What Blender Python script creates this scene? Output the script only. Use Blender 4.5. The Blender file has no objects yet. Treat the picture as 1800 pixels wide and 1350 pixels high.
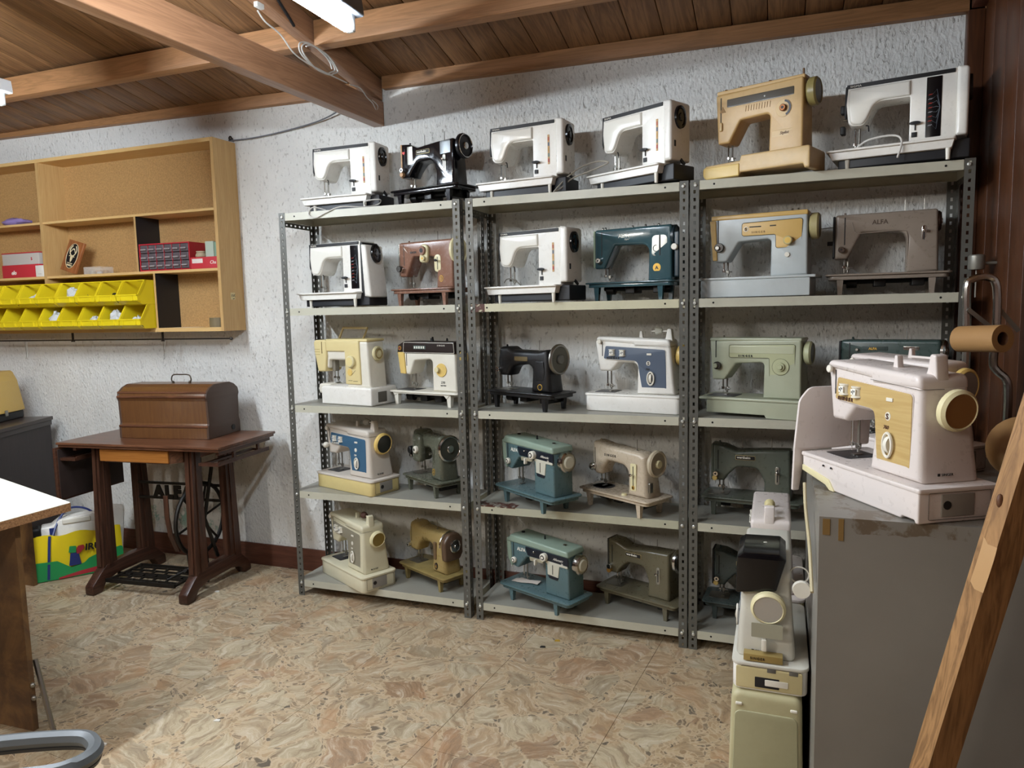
import bpy, bmesh, math, random
from mathutils import Vector, Matrix
random.seed(7)
PI = math.pi
S = bpy.context.scene
C = S.collection

# ---------------------------------------------------------------- camera, world, exposure
cam = bpy.data.cameras.new('camera'); camo = bpy.data.objects.new('camera', cam); C.objects.link(camo)
cam.sensor_width = 36.0; cam.lens = 1271.09 / 1800 * 36.0; cam.clip_start = .05
def _cam():
    y, p, r = -0.3557, -0.1044, -0.022
    f = Vector((math.sin(y)*math.cos(p), math.cos(y)*math.cos(p), math.sin(p)))
    R = Vector((math.cos(y), -math.sin(y), 0)); U = R.cross(f)
    R2 = math.cos(r)*R + math.sin(r)*U; U2 = -math.sin(r)*R + math.cos(r)*U
    M = Matrix((R2, U2, -f)).transposed().to_4x4(); M.translation = Vector((2.1462, -2.7781, 1.3449))
    camo.matrix_world = M
_cam(); S.camera = camo
S.view_settings.view_transform = 'Standard'; S.view_settings.look = 'None'
S.view_settings.exposure = 0.18; S.view_settings.gamma = 1.0; S.view_settings.use_curve_mapping = False
W = bpy.data.worlds.new('world'); S.world = W; W.use_nodes = True
W.node_tree.nodes['Background'].inputs[0].default_value = (1.0, .93, .84, 1)
W.node_tree.nodes['Background'].inputs[1].default_value = 0.10
TUBE_COOL = (0.80, 0.90, 1.0); TUBE_WARM = (1.0, 0.95, 0.87)
# (x, y near the shelves end, y far end, z, strength, colour): fluorescent tubes hung along the room
TUBES = [(1.00, -0.93, -2.13, 2.150, 150.0, TUBE_COOL),
         (-0.60, -0.80, -2.00, 2.165, 290.0, TUBE_COOL),
         (0.95, -3.1, -4.3, 2.25, 90.0, TUBE_WARM),
         (-0.70, -3.1, -4.3, 2.25, 330.0, TUBE_WARM)]

# ---------------------------------------------------------------- material helpers
def lin(c):
    if isinstance(c, str): c = tuple(int(c[i:i+2], 16)/255 for i in (0, 2, 4))
    return tuple((x/12.92 if x <= .04045 else ((x+.055)/1.055)**2.4) for x in c)
def nt(name):
    m = bpy.data.materials.new(name); m.use_nodes = True
    t = m.node_tree; b = t.nodes['Principled BSDF']; return m, t, b
def N(t, typ, **kw):
    n = t.nodes.new(typ)
    for k, v in kw.items():
        if k in n.inputs.keys() if isinstance(k, str) else False: n.inputs[k].default_value = v
        else: setattr(n, k, v)
    return n
def ramp(t, fac, stops):
    r = t.nodes.new('ShaderNodeValToRGB'); e = r.color_ramp.elements
    while len(e) > 1: e.remove(e[-1])
    e[0].position = stops[0][0]; e[0].color = (*stops[0][1], 1)
    for p, c in stops[1:]:
        q = e.new(p); q.color = (*c, 1)
    t.links.new(fac, r.inputs[0]); return r.outputs[0]
def mixc(t, fac, a, b, mode='MIX'):
    n = t.nodes.new('ShaderNodeMix'); n.data_type = 'RGBA'; n.blend_type = mode
    for s, v in ((n.inputs[0], fac), (n.inputs[6], a), (n.inputs[7], b)):
        if hasattr(v, 'links') or hasattr(v, 'is_linked'): t.links.new(v, s)
        else: s.default_value = v if not isinstance(v, tuple) else (*v, 1)[:4]
    return n.outputs[2]
def math_(t, op, a, b=0.0, c=None, clamp=False):
    n = t.nodes.new('ShaderNodeMath'); n.operation = op; n.use_clamp = clamp
    for i, v in enumerate((a, b) if c is None else (a, b, c)):
        if hasattr(v, 'is_linked'): t.links.new(v, n.inputs[i])
        else: n.inputs[i].default_value = v
    return n.outputs[0]
def coords(t, rnd=True, scale=(1, 1, 1)):
    tc = t.nodes.new('ShaderNodeTexCoord'); out = tc.outputs['Object']
    if rnd:
        oi = t.nodes.new('ShaderNodeObjectInfo'); va = t.nodes.new('ShaderNodeVectorMath'); va.operation = 'MULTIPLY_ADD'
        cx = t.nodes.new('ShaderNodeCombineXYZ')
        for i in range(3): t.links.new(oi.outputs['Random'], cx.inputs[i])
        t.links.new(cx.outputs[0], va.inputs[0]); va.inputs[1].default_value = (37., 91., 53.); t.links.new(out, va.inputs[2]); out = va.outputs[0]
    mp = t.nodes.new('ShaderNodeMapping'); t.links.new(out, mp.inputs[0]); mp.inputs['Scale'].default_value = scale
    return mp.outputs[0]
def noise(t, vec, scale, detail=4, rough=.55, dist=0):
    n = t.nodes.new('ShaderNodeTexNoise'); t.links.new(vec, n.inputs['Vector'])
    n.inputs['Scale'].default_value = scale; n.inputs['Detail'].default_value = detail
    n.inputs['Roughness'].default_value = rough; n.inputs['Distortion'].default_value = dist
    return n.outputs[0]
def voro(t, vec, scale, feature='F1', rnd=1.0, out=0):
    n = t.nodes.new('ShaderNodeTexVoronoi'); n.feature = feature; t.links.new(vec, n.inputs['Vector'])
    n.inputs['Scale'].default_value = scale; n.inputs['Randomness'].default_value = rnd
    return n.outputs[out]
def bump(t, b, h, strength, dist):
    n = t.nodes.new('ShaderNodeBump'); n.inputs['Strength'].default_value = strength; n.inputs['Distance'].default_value = dist
    t.links.new(h, n.inputs['Height']); t.links.new(n.outputs[0], b.inputs['Normal']); return n
MATS = {}
def paint(name, col, rough=.35, metal=0.0, dirt=.12, dcol='3a3020', spec=.5, nscale=22, coat=0):
    if name in MATS: return MATS[name]
    m, t, b = nt(name); c = lin(col)
    v = coords(t); n1 = noise(t, v, nscale, 5, .65)
    f = ramp(t, n1, [(.42, (0, 0, 0)), (.78, (dirt,)*3)])
    t.links.new(mixc(t, f, c, lin(dcol)), b.inputs['Base Color'])
    n2 = noise(t, v, 60, 3)
    t.links.new(math_(t, 'MULTIPLY_ADD', n2, .25, rough-.12), b.inputs['Roughness'])
    b.inputs['Metallic'].default_value = metal; b.inputs['Specular IOR Level'].default_value = spec
    b.inputs['Coat Weight'].default_value = coat
    MATS[name] = m; return m
def wood(name, c1, c2, axis='x', rough=.45, knots=True, grain=1.0, tone=.25, spec=.4):
    if name in MATS: return MATS[name]
    m, t, b = nt(name); a1, a2 = lin(c1), lin(c2)
    sc = {'x': (.9, 14, 14), 'y': (14, .9, 14), 'z': (14, 14, .9)}[axis]
    v = coords(t, True, sc); vb = coords(t, True, (1, 1, 1))
    n1 = noise(t, v, 1.3, 4, .6, .9)
    rings = math_(t, 'FRACT', math_(t, 'MULTIPLY', n1, 7.0))
    rings = math_(t, 'ABSOLUTE', math_(t, 'SUBTRACT', rings, .5))
    fine = noise(t, v, 7, 5, .7)
    f = math_(t, 'MULTIPLY_ADD', rings, 1.1*grain, math_(t, 'MULTIPLY', fine, .55))
    col = ramp(t, f, [(.15, a2), (.8, a1)])
    if knots:
        ks = {'x': (.5, 1, 1), 'y': (1, .5, 1), 'z': (1, 1, .5)}[axis]
        kv = coords(t, True, ks); k = voro(t, kv, 3.2)
        kf = ramp(t, k, [(.03, (1, 1, 1)), (.075, (0, 0, 0))])
        col = mixc(t, kf, col, tuple(x*.35 for x in a2))
    oi = t.nodes.new('ShaderNodeObjectInfo')
    tn = math_(t, 'MULTIPLY_ADD', oi.outputs['Random'], 2*tone, 1-tone)
    hs = t.nodes.new('ShaderNodeHueSaturation'); t.links.new(col, hs.inputs['Color']); t.links.new(tn, hs.inputs['Value'])
    t.links.new(hs.outputs[0], b.inputs['Base Color'])
    b.inputs['Roughness'].default_value = rough; b.inputs['Specular IOR Level'].default_value = spec
    bump(t, b, f, .15, .002)
    MATS[name] = m; return m
def plain(name, col, rough=.5, metal=0, emit=0, trans=0, alpha=1, spec=.5):
    if name in MATS: return MATS[name]
    m, t, b = nt(name)
    b.inputs['Base Color'].default_value = (*lin(col), 1); b.inputs['Roughness'].default_value = rough
    b.inputs['Metallic'].default_value = metal; b.inputs['Specular IOR Level'].default_value = spec
    if emit: b.inputs['Emission Color'].default_value = (*lin(col), 1); b.inputs['Emission Strength'].default_value = emit
    b.inputs['Transmission Weight'].default_value = trans; b.inputs['Alpha'].default_value = alpha
    MATS[name] = m; return m

# ---------------------------------------------------------------- geometry helpers
class MB:
    def __init__(s): s.v = []; s.f = []; s.T = Matrix.Identity(4)
    def add(s, vs, fs):
        o = len(s.v); s.v += [tuple(s.T @ Vector(p)) for p in vs]; s.f += [tuple(i+o for i in f) for f in fs]; return s
    def box(s, x0, x1, y0, y1, z0, z1):
        vs = [(x, y, z) for x in (x0, x1) for y in (y0, y1) for z in (z0, z1)]
        return s.add(vs, [(0, 1, 3, 2), (4, 6, 7, 5), (0, 4, 5, 1), (2, 3, 7, 6), (0, 2, 6, 4), (1, 5, 7, 3)])
    def bbox(s, x0, x1, y0, y1, z0, z1, b=.003, r=None):     # rounded box: vertical-section prism
        return s.prism(fil([(x0, z0), (x1, z0), (x1, z1), (x0, z1)], r or b*1.2), y0, y1, b)
    def loft(s, rings, cap=True, close=False):
        n = len(rings[0]); o = len(s.v); vs = [p for r in rings for p in r]; fs = []
        for k in range(len(rings)-1 + (1 if close else 0)):
            a, b_ = k*n, ((k+1) % len(rings))*n
            for i in range(n):
                j = (i+1) % n; fs.append((a+i, a+j, b_+j, b_+i))
        if cap and not close: fs.append(tuple(range(n))[::-1]); fs.append(tuple((len(rings)-1)*n+i for i in range(n)))
        return s.add(vs, fs)
    def prism(s, poly, y0, y1, b=0, warp=None, seg=3):       # poly in XZ, extruded along Y with rounded rims
        L = []
        if b > 0:
            for k in range(seg+1):
                a = k/seg*PI/2; L.append((b*(1-math.sin(a)), y0+b*(1-math.cos(a))))
            L += [(i, y1-(y-y0)) for i, y in reversed(L)]
        else: L = [(0, y0), (0, y1)]
        rings = []; P0 = None
        for ins, y in L:
            P = inset(poly, ins) if ins > 1e-6 else poly
            if P0 is None: P0 = P
            r = [(x, y, z) for x, z in P]
            if warp: r = [warp(*p) for p in r]
            rings.append(r)
        o = len(s.v); n = len(poly); s.loft(rings, False); tr = cap_tris(P0); e = o+(len(rings)-1)*n
        s.f += [(o+a, o+b_, o+c) for a, b_, c in tr]+[(e+c, e+b_, e+a) for a, b_, c in tr]
        return s
    def plate(s, poly, z0, z1, b=0, warp=None):              # poly in XY, extruded along Z
        M = s.T; s.T = M @ Matrix(((1, 0, 0, 0), (0, 0, 1, 0), (0, 1, 0, 0), (0, 0, 0, 1)))
        s.prism(poly, z0, z1, b, None, 2); s.T = M; return s
    def side(s, poly, x0, x1, b=0):                          # poly in YZ, extruded along X
        M = s.T; s.T = M @ Matrix(((0, 1, 0, 0), (1, 0, 0, 0), (0, 0, 1, 0), (0, 0, 0, 1)))
        s.prism(poly, x0, x1, b, None, 2); s.T = M; return s
    def lathe(s, prof, axis='z', at=(0, 0, 0), n=20):        # prof: (radius, height along axis)
        rings = []
        for r, h in prof:
            ring = []
            for k in range(n):
                a = 2*PI*k/n; c, d = r*math.cos(a), r*math.sin(a)
                p = {'z': (c, d, h), 'x': (h, c, d), 'y': (c, h, d)}[axis]
                ring.append((p[0]+at[0], p[1]+at[1], p[2]+at[2]))
            rings.append(ring)
        return s.loft(rings)
    def cyl(s, p, q, r, n=10, r2=None):
        p, q = Vector(p), Vector(q); d = (q-p).normalized(); a = d.orthogonal().normalized(); b_ = d.cross(a)
        R = [[tuple(c + (a*math.cos(2*PI*k/n)+b_*math.sin(2*PI*k/n))*rr) for k in range(n)] for c, rr in ((p, r), (q, r2 or r))]
        return s.loft(R)
    def tube(s, pts, r, n=8, close=False):
        P = [Vector(p) for p in pts]; rings = []; up = None
        for i, p in enumerate(P):
            if close: d = P[(i+1) % len(P)]-P[i-1]
            else: d = P[min(i+1, len(P)-1)]-P[max(i-1, 0)]
            d.normalize()
            a = (up - d*up.dot(d)) if up is not None else d.orthogonal()
            if a.length < 1e-5: a = d.orthogonal()
            a.normalize(); up = a; b_ = d.cross(a)
            rings.append([tuple(p+(a*math.cos(2*PI*k/n)+b_*math.sin(2*PI*k/n))*r) for k in range(n)])
        return s.loft(rings, True, close)
    def ell(s, c, rx, ry, rz, n=14, m=8):
        rings = []
        for i in range(m+1):
            a = -PI/2+PI*(i+.02)/(m+.04); z = math.sin(a); q = math.cos(a)
            rings.append([(c[0]+rx*q*math.cos(2*PI*k/n), c[1]+ry*q*math.sin(2*PI*k/n), c[2]+rz*z) for k in range(n)])
        return s.loft(rings)
def fil(pts, rad, n=4):       # polygon with rounded corners
    out = []; m = len(pts)
    for i, p in enumerate(pts):
        r = p[2] if len(p) > 2 else rad
        P = Vector(p[:2]); A = Vector(pts[i-1][:2])-P; B = Vector(pts[(i+1) % m][:2])-P
        la, lb = A.length, B.length; A.normalize(); B.normalize()
        ang = A.angle(B)
        if r < 1e-5 or ang > PI-.02: out.append(tuple(P)); continue
        d = min(r/math.tan(ang/2), la*.49, lb*.49); r2 = d*math.tan(ang/2)
        ctr = P+(A+B).normalized()*(r2/math.sin(ang/2)); s_ = P+A*d-ctr; e = P+B*d-ctr
        a0 = math.atan2(s_.y, s_.x); a1 = math.atan2(e.y, e.x); da = (a1-a0+PI) % (2*PI)-PI
        for k in range(n+1):
            a = a0+da*k/n; out.append((ctr.x+r2*math.cos(a), ctr.y+r2*math.sin(a)))
    return out
def inset(poly, d):
    m = len(poly); ar = sum(poly[i][0]*poly[(i+1) % m][1]-poly[(i+1) % m][0]*poly[i][1] for i in range(m))
    sg = 1 if ar > 0 else -1; out = []
    for i in range(m):
        p = Vector(poly[i]); a = (p-Vector(poly[i-1])); b = (Vector(poly[(i+1) % m])-p)
        if a.length < 1e-7: a = b
        if b.length < 1e-7: b = a
        a.normalize(); b.normalize()
        na = Vector((-a.y, a.x))*sg; nb = Vector((-b.y, b.x))*sg; n = na+nb
        if n.length < 1e-4: n = na.copy()
        n.normalize(); k = max(.45, n.dot(na)); out.append(p+n*(d/k))
    # where an edge has turned over, pull its run of vertices to one point
    for _ in range(4):
        bad = [(out[(i+1) % m]-out[i]).dot(Vector(poly[(i+1) % m])-Vector(poly[i])) < -1e-12 for i in range(m)]
        if not any(bad) or all(bad): break
        i0 = bad.index(False); i = i0+1
        while i <= i0+m:
            if bad[i % m]:
                j = i
                while bad[j % m]: j += 1
                A, B = out[(i-1) % m], out[i % m]; Cc, D = out[j % m], out[(j+1) % m]
                r, q = B-A, D-Cc; den = r.x*q.y-r.y*q.x
                if abs(den) > 1e-9:
                    u = ((Cc.x-A.x)*q.y-(Cc.y-A.y)*q.x)/den; P = A+r*u
                    if (P-(B+Cc)/2).length > .03: P = (B+Cc)/2
                else: P = (B+Cc)/2
                for k2 in range(i, j+1): out[k2 % m] = P.copy()
                i = j+1
            else: i += 1
    return [tuple(p) for p in out]
def cap_tris(P):          # triangles of a flat outline, repeated points dropped
    from mathutils.geometry import tessellate_polygon
    idx = [i for i in range(len(P)) if (Vector(P[i])-Vector(P[i-1])).length > 1e-6]
    tri = tessellate_polygon([[Vector((P[i][0], P[i][1], 0)) for i in idx]])
    return [tuple(idx[k] for k in t) for t in tri]
def mesh_of(mb, name, mat, smooth=True, ang=35):
    me = bpy.data.meshes.new(name); me.from_pydata(mb.v, [], mb.f); me.materials.append(mat)
    b = bmesh.new(); b.from_mesh(me); bmesh.ops.remove_doubles(b, verts=b.verts[:], dist=2e-6); bmesh.ops.dissolve_degenerate(b, dist=1e-6, edges=b.edges[:]); bmesh.ops.recalc_face_normals(b, faces=b.faces[:]); b.to_mesh(me); b.free()
    if smooth:
        me.polygons.foreach_set('use_smooth', [True]*len(me.polygons)); me.set_sharp_from_angle(angle=math.radians(ang))
    return me
def put(name, me, parent=None, loc=(0, 0, 0), rot=(0, 0, 0)):
    o = bpy.data.objects.new(name, me); C.objects.link(o); o.parent = parent; o.location = loc; o.rotation_euler = rot; return o
def obj(name, mb, mat, parent=None, smooth=True, ang=35, loc=(0, 0, 0), rot=(0, 0, 0)):
    return put(name, mesh_of(mb, name, mat, smooth, ang), parent, loc, rot)
def tag(o, label=None, cat=None, group=None, kind=None):
    if label: o['label'] = label
    if cat: o['category'] = cat
    if group: o['group'] = group
    if kind: o['kind'] = kind
    return o
def thing(name, label, cat, loc=(0, 0, 0), yaw=0, group=None):
    o = bpy.data.objects.new(name, None); C.objects.link(o); o.location = loc; o.rotation_euler = (0, 0, math.radians(yaw)); o.empty_display_size = .05
    return tag(o, label, cat, group)
TX = {}
def text(parent, s, x, y, z, size, mat, face='front', spacing=1.0, shear=0, bold=0, ext=.0006, name='lettering', align='LEFT', roll=0, sx=1.0):
    key = (s, size, spacing, shear, bold, ext, align, mat.name)
    if key not in TX:
        cu = bpy.data.curves.new('lettering', 'FONT'); cu.body = s; cu.size = size; cu.extrude = ext; cu.space_character = spacing
        cu.shear = shear; cu.offset = bold; cu.align_x = align; cu.resolution_u = 2
        ob = bpy.data.objects.new('tmp', cu); me = bpy.data.meshes.new_from_object(ob); bpy.data.objects.remove(ob)
        me.materials.clear(); me.materials.append(mat); TX[key] = me
    o = put(name, TX[key], parent, (x, y, z))
    if face == 'front': o.rotation_euler = (PI/2, 0, 0)
    elif face == 'right': o.rotation_euler = (PI/2, 0, PI/2)
    if roll: o.rotation_euler.rotate_axis('Z', roll)
    o.scale = (sx, 1, 1)
    return o
def rect(x0, x1, z0, z1, r=.004): return fil([(x0, z0), (x1, z0), (x1, z1), (x0, z1)], r)
def circ(x, z, r, n=18): return [(x+r*math.cos(2*PI*k/n), z+r*math.sin(2*PI*k/n)) for k in range(n)]

# ---------------------------------------------------------------- materials
def m_wall():
    m, t, b = nt('rough_plaster')
    tc = t.nodes.new('ShaderNodeTexCoord'); v = tc.outputs['Object']
    mp = t.nodes.new('ShaderNodeMapping'); t.links.new(v, mp.inputs[0]); mp.inputs['Scale'].default_value = (1.35, 1, .75); vs = mp.outputs[0]
    n1 = noise(t, vs, 46, 6, .62, .6); n2 = voro(t, vs, 75, 'SMOOTH_F1'); n3 = noise(t, v, 2.5, 4)
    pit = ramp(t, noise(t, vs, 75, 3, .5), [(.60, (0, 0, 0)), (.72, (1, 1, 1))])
    h = math_(t, 'ADD', math_(t, 'MULTIPLY', n1, 1.0), math_(t, 'MULTIPLY', n2, .45))
    h = math_(t, 'SUBTRACT', h, math_(t, 'MULTIPLY', pit, .35))
    c = ramp(t, n3, [(.3, lin('d8d7d2')), (.7, lin('e6e5e0'))])
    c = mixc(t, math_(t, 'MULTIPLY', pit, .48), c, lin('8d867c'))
    # old green paint showing where plaster flaked, low on the wall by the treadle table and behind the shelves
    sx = t.nodes.new('ShaderNodeSeparateXYZ'); t.links.new(v, sx.inputs[0])
    def band(a, lo, hi, s): 
        u = math_(t, 'DIVIDE', math_(t, 'SUBTRACT', a, lo), s, clamp=True); w = math_(t, 'DIVIDE', math_(t, 'SUBTRACT', hi, a), s, clamp=True); return math_(t, 'MULTIPLY', u, w)
    g = math_(t, 'MULTIPLY', band(sx.outputs[0], -1.3, -.55, .12), band(sx.outputs[2], .11, .34, .09))
    gf = math_(t, 'MULTIPLY', g, ramp(t, noise(t, v, 7, 5, .7), [(.52, (0, 0, 0)), (.57, (1, 1, 1))]))
    c = mixc(t, math_(t, 'MULTIPLY', gf, .75), c, lin('6fa596'))
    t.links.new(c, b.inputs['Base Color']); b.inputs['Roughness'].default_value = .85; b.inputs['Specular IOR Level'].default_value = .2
    bump(t, b, h, .75, .009); return m
def m_floor():
    m, t, b = nt('palladiana_terrazzo')
    v = t.nodes.new('ShaderNodeNewGeometry').outputs['Position']; vd = t.nodes.new('ShaderNodeVectorMath'); vd.operation = 'MULTIPLY_ADD'
    nn = t.nodes.new('ShaderNodeTexNoise'); t.links.new(v, nn.inputs['Vector']); nn.inputs['Scale'].default_value = 7; nn.inputs['Detail'].default_value = 5
    t.links.new(nn.outputs['Color'], vd.inputs[0]); vd.inputs[1].default_value = (.16, .16, 0); t.links.new(v, vd.inputs[2]); w = vd.outputs[0]
    cell = t.nodes.new('ShaderNodeTexVoronoi'); t.links.new(w, cell.inputs['Vector']); cell.inputs['Scale'].default_value = 7.0
    edge = voro(t, w, 7.0, 'DISTANCE_TO_EDGE')
    sp = t.nodes.new('ShaderNodeSeparateColor'); t.links.new(cell.outputs['Color'], sp.inputs[0])
    base = ramp(t, sp.outputs[0], [(0, lin('aa9a7e')), (.25, lin('b7a78a')), (.5, lin('9d8d73')), (.60, lin('ad9272')), (.72, lin('b3a184')), (.86, lin('a68d6d')), (.94, lin('a5876a')), (1, lin('94785c'))])
    # veins turned differently in each stone
    rt = t.nodes.new('ShaderNodeVectorRotate'); rt.rotation_type = 'Z_AXIS'; t.links.new(w, rt.inputs['Vector'])
    t.links.new(math_(t, 'MULTIPLY', sp.outputs[1], 6.28), rt.inputs['Angle'])
    mp = t.nodes.new('ShaderNodeMapping'); t.links.new(rt.outputs[0], mp.inputs[0]); mp.inputs['Scale'].default_value = (2.5, 17, 1)
    vein = noise(t, mp.outputs[0], 2.6, 8, .74, .35)
    col = mixc(t, ramp(t, vein, [(.38, (.7,)*3), (.5, (0, 0, 0))]), base, lin('7a6550'))
    col = mixc(t, ramp(t, vein, [(.51, (0, 0, 0)), (.63, (.65,)*3)]), col, lin('cfc3ae'))
    tint = ramp(t, noise(t, w, 4.5, 5, .65), [(.52, (0, 0, 0)), (.68, (.55,)*3)])
    col = mixc(t, tint, col, lin('ab7f58'))
    gry_ = ramp(t, noise(t, v, 9, 6, .7), [(.5, (0, 0, 0)), (.7, (.5,)*3)])
    col = mixc(t, gry_, col, lin('8f8270'))
    # gravel of small chips between the big stones
    chips = t.nodes.new('ShaderNodeTexVoronoi'); t.links.new(w, chips.inputs['Vector']); chips.inputs['Scale'].default_value = 58
    cs = t.nodes.new('ShaderNodeSeparateColor'); t.links.new(chips.outputs['Color'], cs.inputs[0])
    ce = voro(t, w, 58, 'DISTANCE_TO_EDGE')
    chipc = ramp(t, cs.outputs[0], [(0, lin('8a7459')), (.35, lin('b7a180')), (.6, lin('a68b6a')), (.85, lin('6e604f')), (1, lin('4d463f'))])
    chipc = mixc(t, ramp(t, ce, [(.05, (1, 1, 1)), (.13, (0, 0, 0))]), chipc, lin('bda88b'))
    wid = math_(t, 'MULTIPLY_ADD', noise(t, v, 3.0, 3), .26, -.06)
    zone = ramp(t, math_(t, 'SUBTRACT', edge, wid), [(0, (1, 1, 1)), (.012, (0, 0, 0))])
    col = mixc(t, math_(t, 'MULTIPLY', zone, .85), col, chipc)
    col = mixc(t, ramp(t, edge, [(0.0, (.5,)*3), (.02, (0, 0, 0))]), col, lin('b9a488'))
    spots = ramp(t, voro(t, v, 17), [(.05, (1, 1, 1)), (.08, (0, 0, 0))])
    col = mixc(t, math_(t, 'MULTIPLY', spots, .5), col, lin('4a4038'))
    t.links.new(col, b.inputs['Base Color'])
    t.links.new(math_(t, 'MULTIPLY_ADD', noise(t, v, 4, 4), .3, .28), b.inputs['Roughness']); b.inputs['Specular IOR Level'].default_value = .35
    bump(t, b, zone, .08, .001); return m
M_WALL = m_wall(); M_FLOOR = m_floor()
M_GROUT = plain('dark_grout', '6f6250', .9)
PINE_C = wood('pine_ceiling', '8a6543', '60432a', 'y', .5, True, .9, .13)
PINE_X = wood('pine_beam_x', 'a87a52', '84603e', 'x', .5, True, .7, .08)
PINE_Y = wood('pine_beam_y', 'a47a5a', '825c42', 'y', .38, True, .7, .05)
BROWN_Z = wood('brown_panel', '56311a', '3c2110', 'z', .4, False, .6, .12)
BROWN_X = wood('brown_skirting', '6b4231', '4a2a1f', 'x', .45, False, .6, .05)
OAK_Z = wood('oak_veneer', 'c9a670', 'b18c58', 'z', .5, False, .45, .05)
OAK_X = wood('oak_edge', 'dcbb82', 'c9a267', 'x', .5, False, .45, .05)
def m_hard():
    m, t, b = nt('hardboard'); v = coords(t)
    c = ramp(t, noise(t, v, 120, 4, .7), [(.35, lin('a07c4e')), (.65, lin('be965f'))]); t.links.new(c, b.inputs['Base Color']); b.inputs['Roughness'].default_value = .6; return m
M_HARD = m_hard()
WAL_X = wood('walnut_x', '6e4731', '3f261a', 'x', .3, False, .8, .06, .5)
WAL_Z = wood('walnut_z', '553627', '2f1d15', 'z', .38, False, .7, .05)
WAL_Y = wood('walnut_y', '523325', '2f1d15', 'y', .38, False, .7, .05)
WAL_B = wood('walnut_burl', '76522f', '55351f', 'z', .28, False, .35, .02, .6)
DRAW_X = wood('drawer_front_wood', 'a66c32', '84501f', 'x', .35, False, .6, .02)
WENGE = wood('dark_laminate', '3b3230', '2a2322', 'z', .5, False, .3, .03)
IRON = paint('cast_iron', '17140f', .5, .3, .3, '3b2a1c')
M_BLK = plain('matt_black', '0e0e10', .55); M_BLKG = plain('gloss_black', '0b0c0f', .18)
CHROME = plain('chrome', 'c9c9c6', .16, 1.0); STEEL = plain('worn_steel', '9a978f', .35, 1.0); DSTEEL = plain('dark_steel', '4d4a46', .4, 1.0)
ZINC = plain('zinc_bolt', 'c9c8c0', .4, .6)
def m_rusty(name, col, xlo, xhi, zlo=-.1):     # shelf paint with a rust patch between two local x values near the front edge
    m, t, b = nt(name); tc = t.nodes.new('ShaderNodeTexCoord'); v = tc.outputs['Object']
    sx = t.nodes.new('ShaderNodeSeparateXYZ'); t.links.new(v, sx.inputs[0])
    a = math_(t, 'MULTIPLY', math_(t, 'LESS_THAN', sx.outputs[0], xhi), math_(t, 'GREATER_THAN', sx.outputs[0], xlo))
    fy = math_(t, 'LESS_THAN', math_(t, 'ADD', sx.outputs[1], math_(t, 'MULTIPLY', noise(t, v, 30, 4), .05)), .092)
    fy = math_(t, 'MULTIPLY', fy, math_(t, 'GREATER_THAN', sx.outputs[2], zlo))
    f = math_(t, 'MULTIPLY', math_(t, 'MULTIPLY', a, fy), ramp(t, noise(t, v, 22, 5, .7), [(.44, (0, 0, 0)), (.5, (1, 1, 1))]))
    base = mixc(t, ramp(t, noise(t, v, 9, 5, .7), [(.5, (0, 0, 0)), (.8, (.25,)*3)]), lin(col), lin('7a7462'))
    t.links.new(mixc(t, f, dusty(t, base), lin('4e2a20')), b.inputs['Base Color']); b.inputs['Roughness'].default_value = .45; return m
def dusty(t, col):       # grey dust and handling wear lying on the upward faces
    g = t.nodes.new('ShaderNodeNewGeometry'); sx = t.nodes.new('ShaderNodeSeparateXYZ'); t.links.new(g.outputs['True Normal'], sx.inputs[0])
    f = math_(t, 'MULTIPLY', math_(t, 'GREATER_THAN', sx.outputs[2], .9), math_(t, 'MULTIPLY_ADD', noise(t, coords(t), 5, 5, .6), .35, .62, clamp=True))
    return mixc(t, f, col, lin('84827a'))
def m_shelf():
    m, t, b = nt('shelf_paint'); v = coords(t)
    c = mixc(t, ramp(t, noise(t, v, 9, 5, .65), [(.45, (0, 0, 0)), (.8, (.25,)*3)]), lin('bab7a5'), lin('77715f'))
    t.links.new(dusty(t, c), b.inputs['Base Color']); b.inputs['Roughness'].default_value = .4; return m
M_SHELF = m_shelf()
M_SHELF_R = m_rusty('shelf_paint_rusty', 'aeac96', -.1, .19, -.0035)
M_SHELF_R2 = m_rusty('shelf_paint_rust_end', 'c2bda0', -.1, .075)
M_POST = paint('post_paint', '5f5e58', .42, .25, .2, '3c382e')
PIC_SCALE = 1

# ---------------------------------------------------------------- the room
WY = .30
def ceil_z(y): return 2.41+.2031*(WY-y)
floor = bpy.data.objects.new('floor', None); C.objects.link(floor); tag(floor, kind='structure')
obj('screed', MB().box(-3.6, 2.9, -5.2, .42, -.06, -.012), M_GROUT, floor, False)
TS = .50
tile_me = mesh_of(MB().plate(rect(-TS/2+.0008, TS/2-.0008, -TS/2+.0008, TS/2-.0008, .001), -.012, 0, 0), 'tile', M_FLOOR, False)
fa = math.radians(-5.5); k = 0
for i in range(-9, 10):
    for j in range(-9, 6):
        lx, ly = i*TS+.25, j*TS+.25
        x = .132+lx*math.cos(fa)-ly*math.sin(fa); y = -.808+lx*math.sin(fa)+ly*math.cos(fa)
        if -3.3 < x < 2.9 and -3.9 < y < .55:
            put('tile', tile_me, floor, (x, y, 0), (0, 0, fa+random.choice((0, PI/2, PI, -PI/2)))); k += 1
wb = obj('wall_back', MB().box(-3.6, 3.0, WY, WY+.12, -.02, 2.62), M_WALL, None, False); tag(wb, kind='structure')
wl = obj('wall_left', MB().box(-3.7, -3.6, -5.2, WY, -.02, 3.6), BROWN_Z, None, False); tag(wl, kind='structure')
wn = obj('wall_near', MB().box(-3.7, 3.0, -5.3, -5.2, -.02, 3.7), BROWN_Z, None, False); tag(wn, kind='structure')
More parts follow.
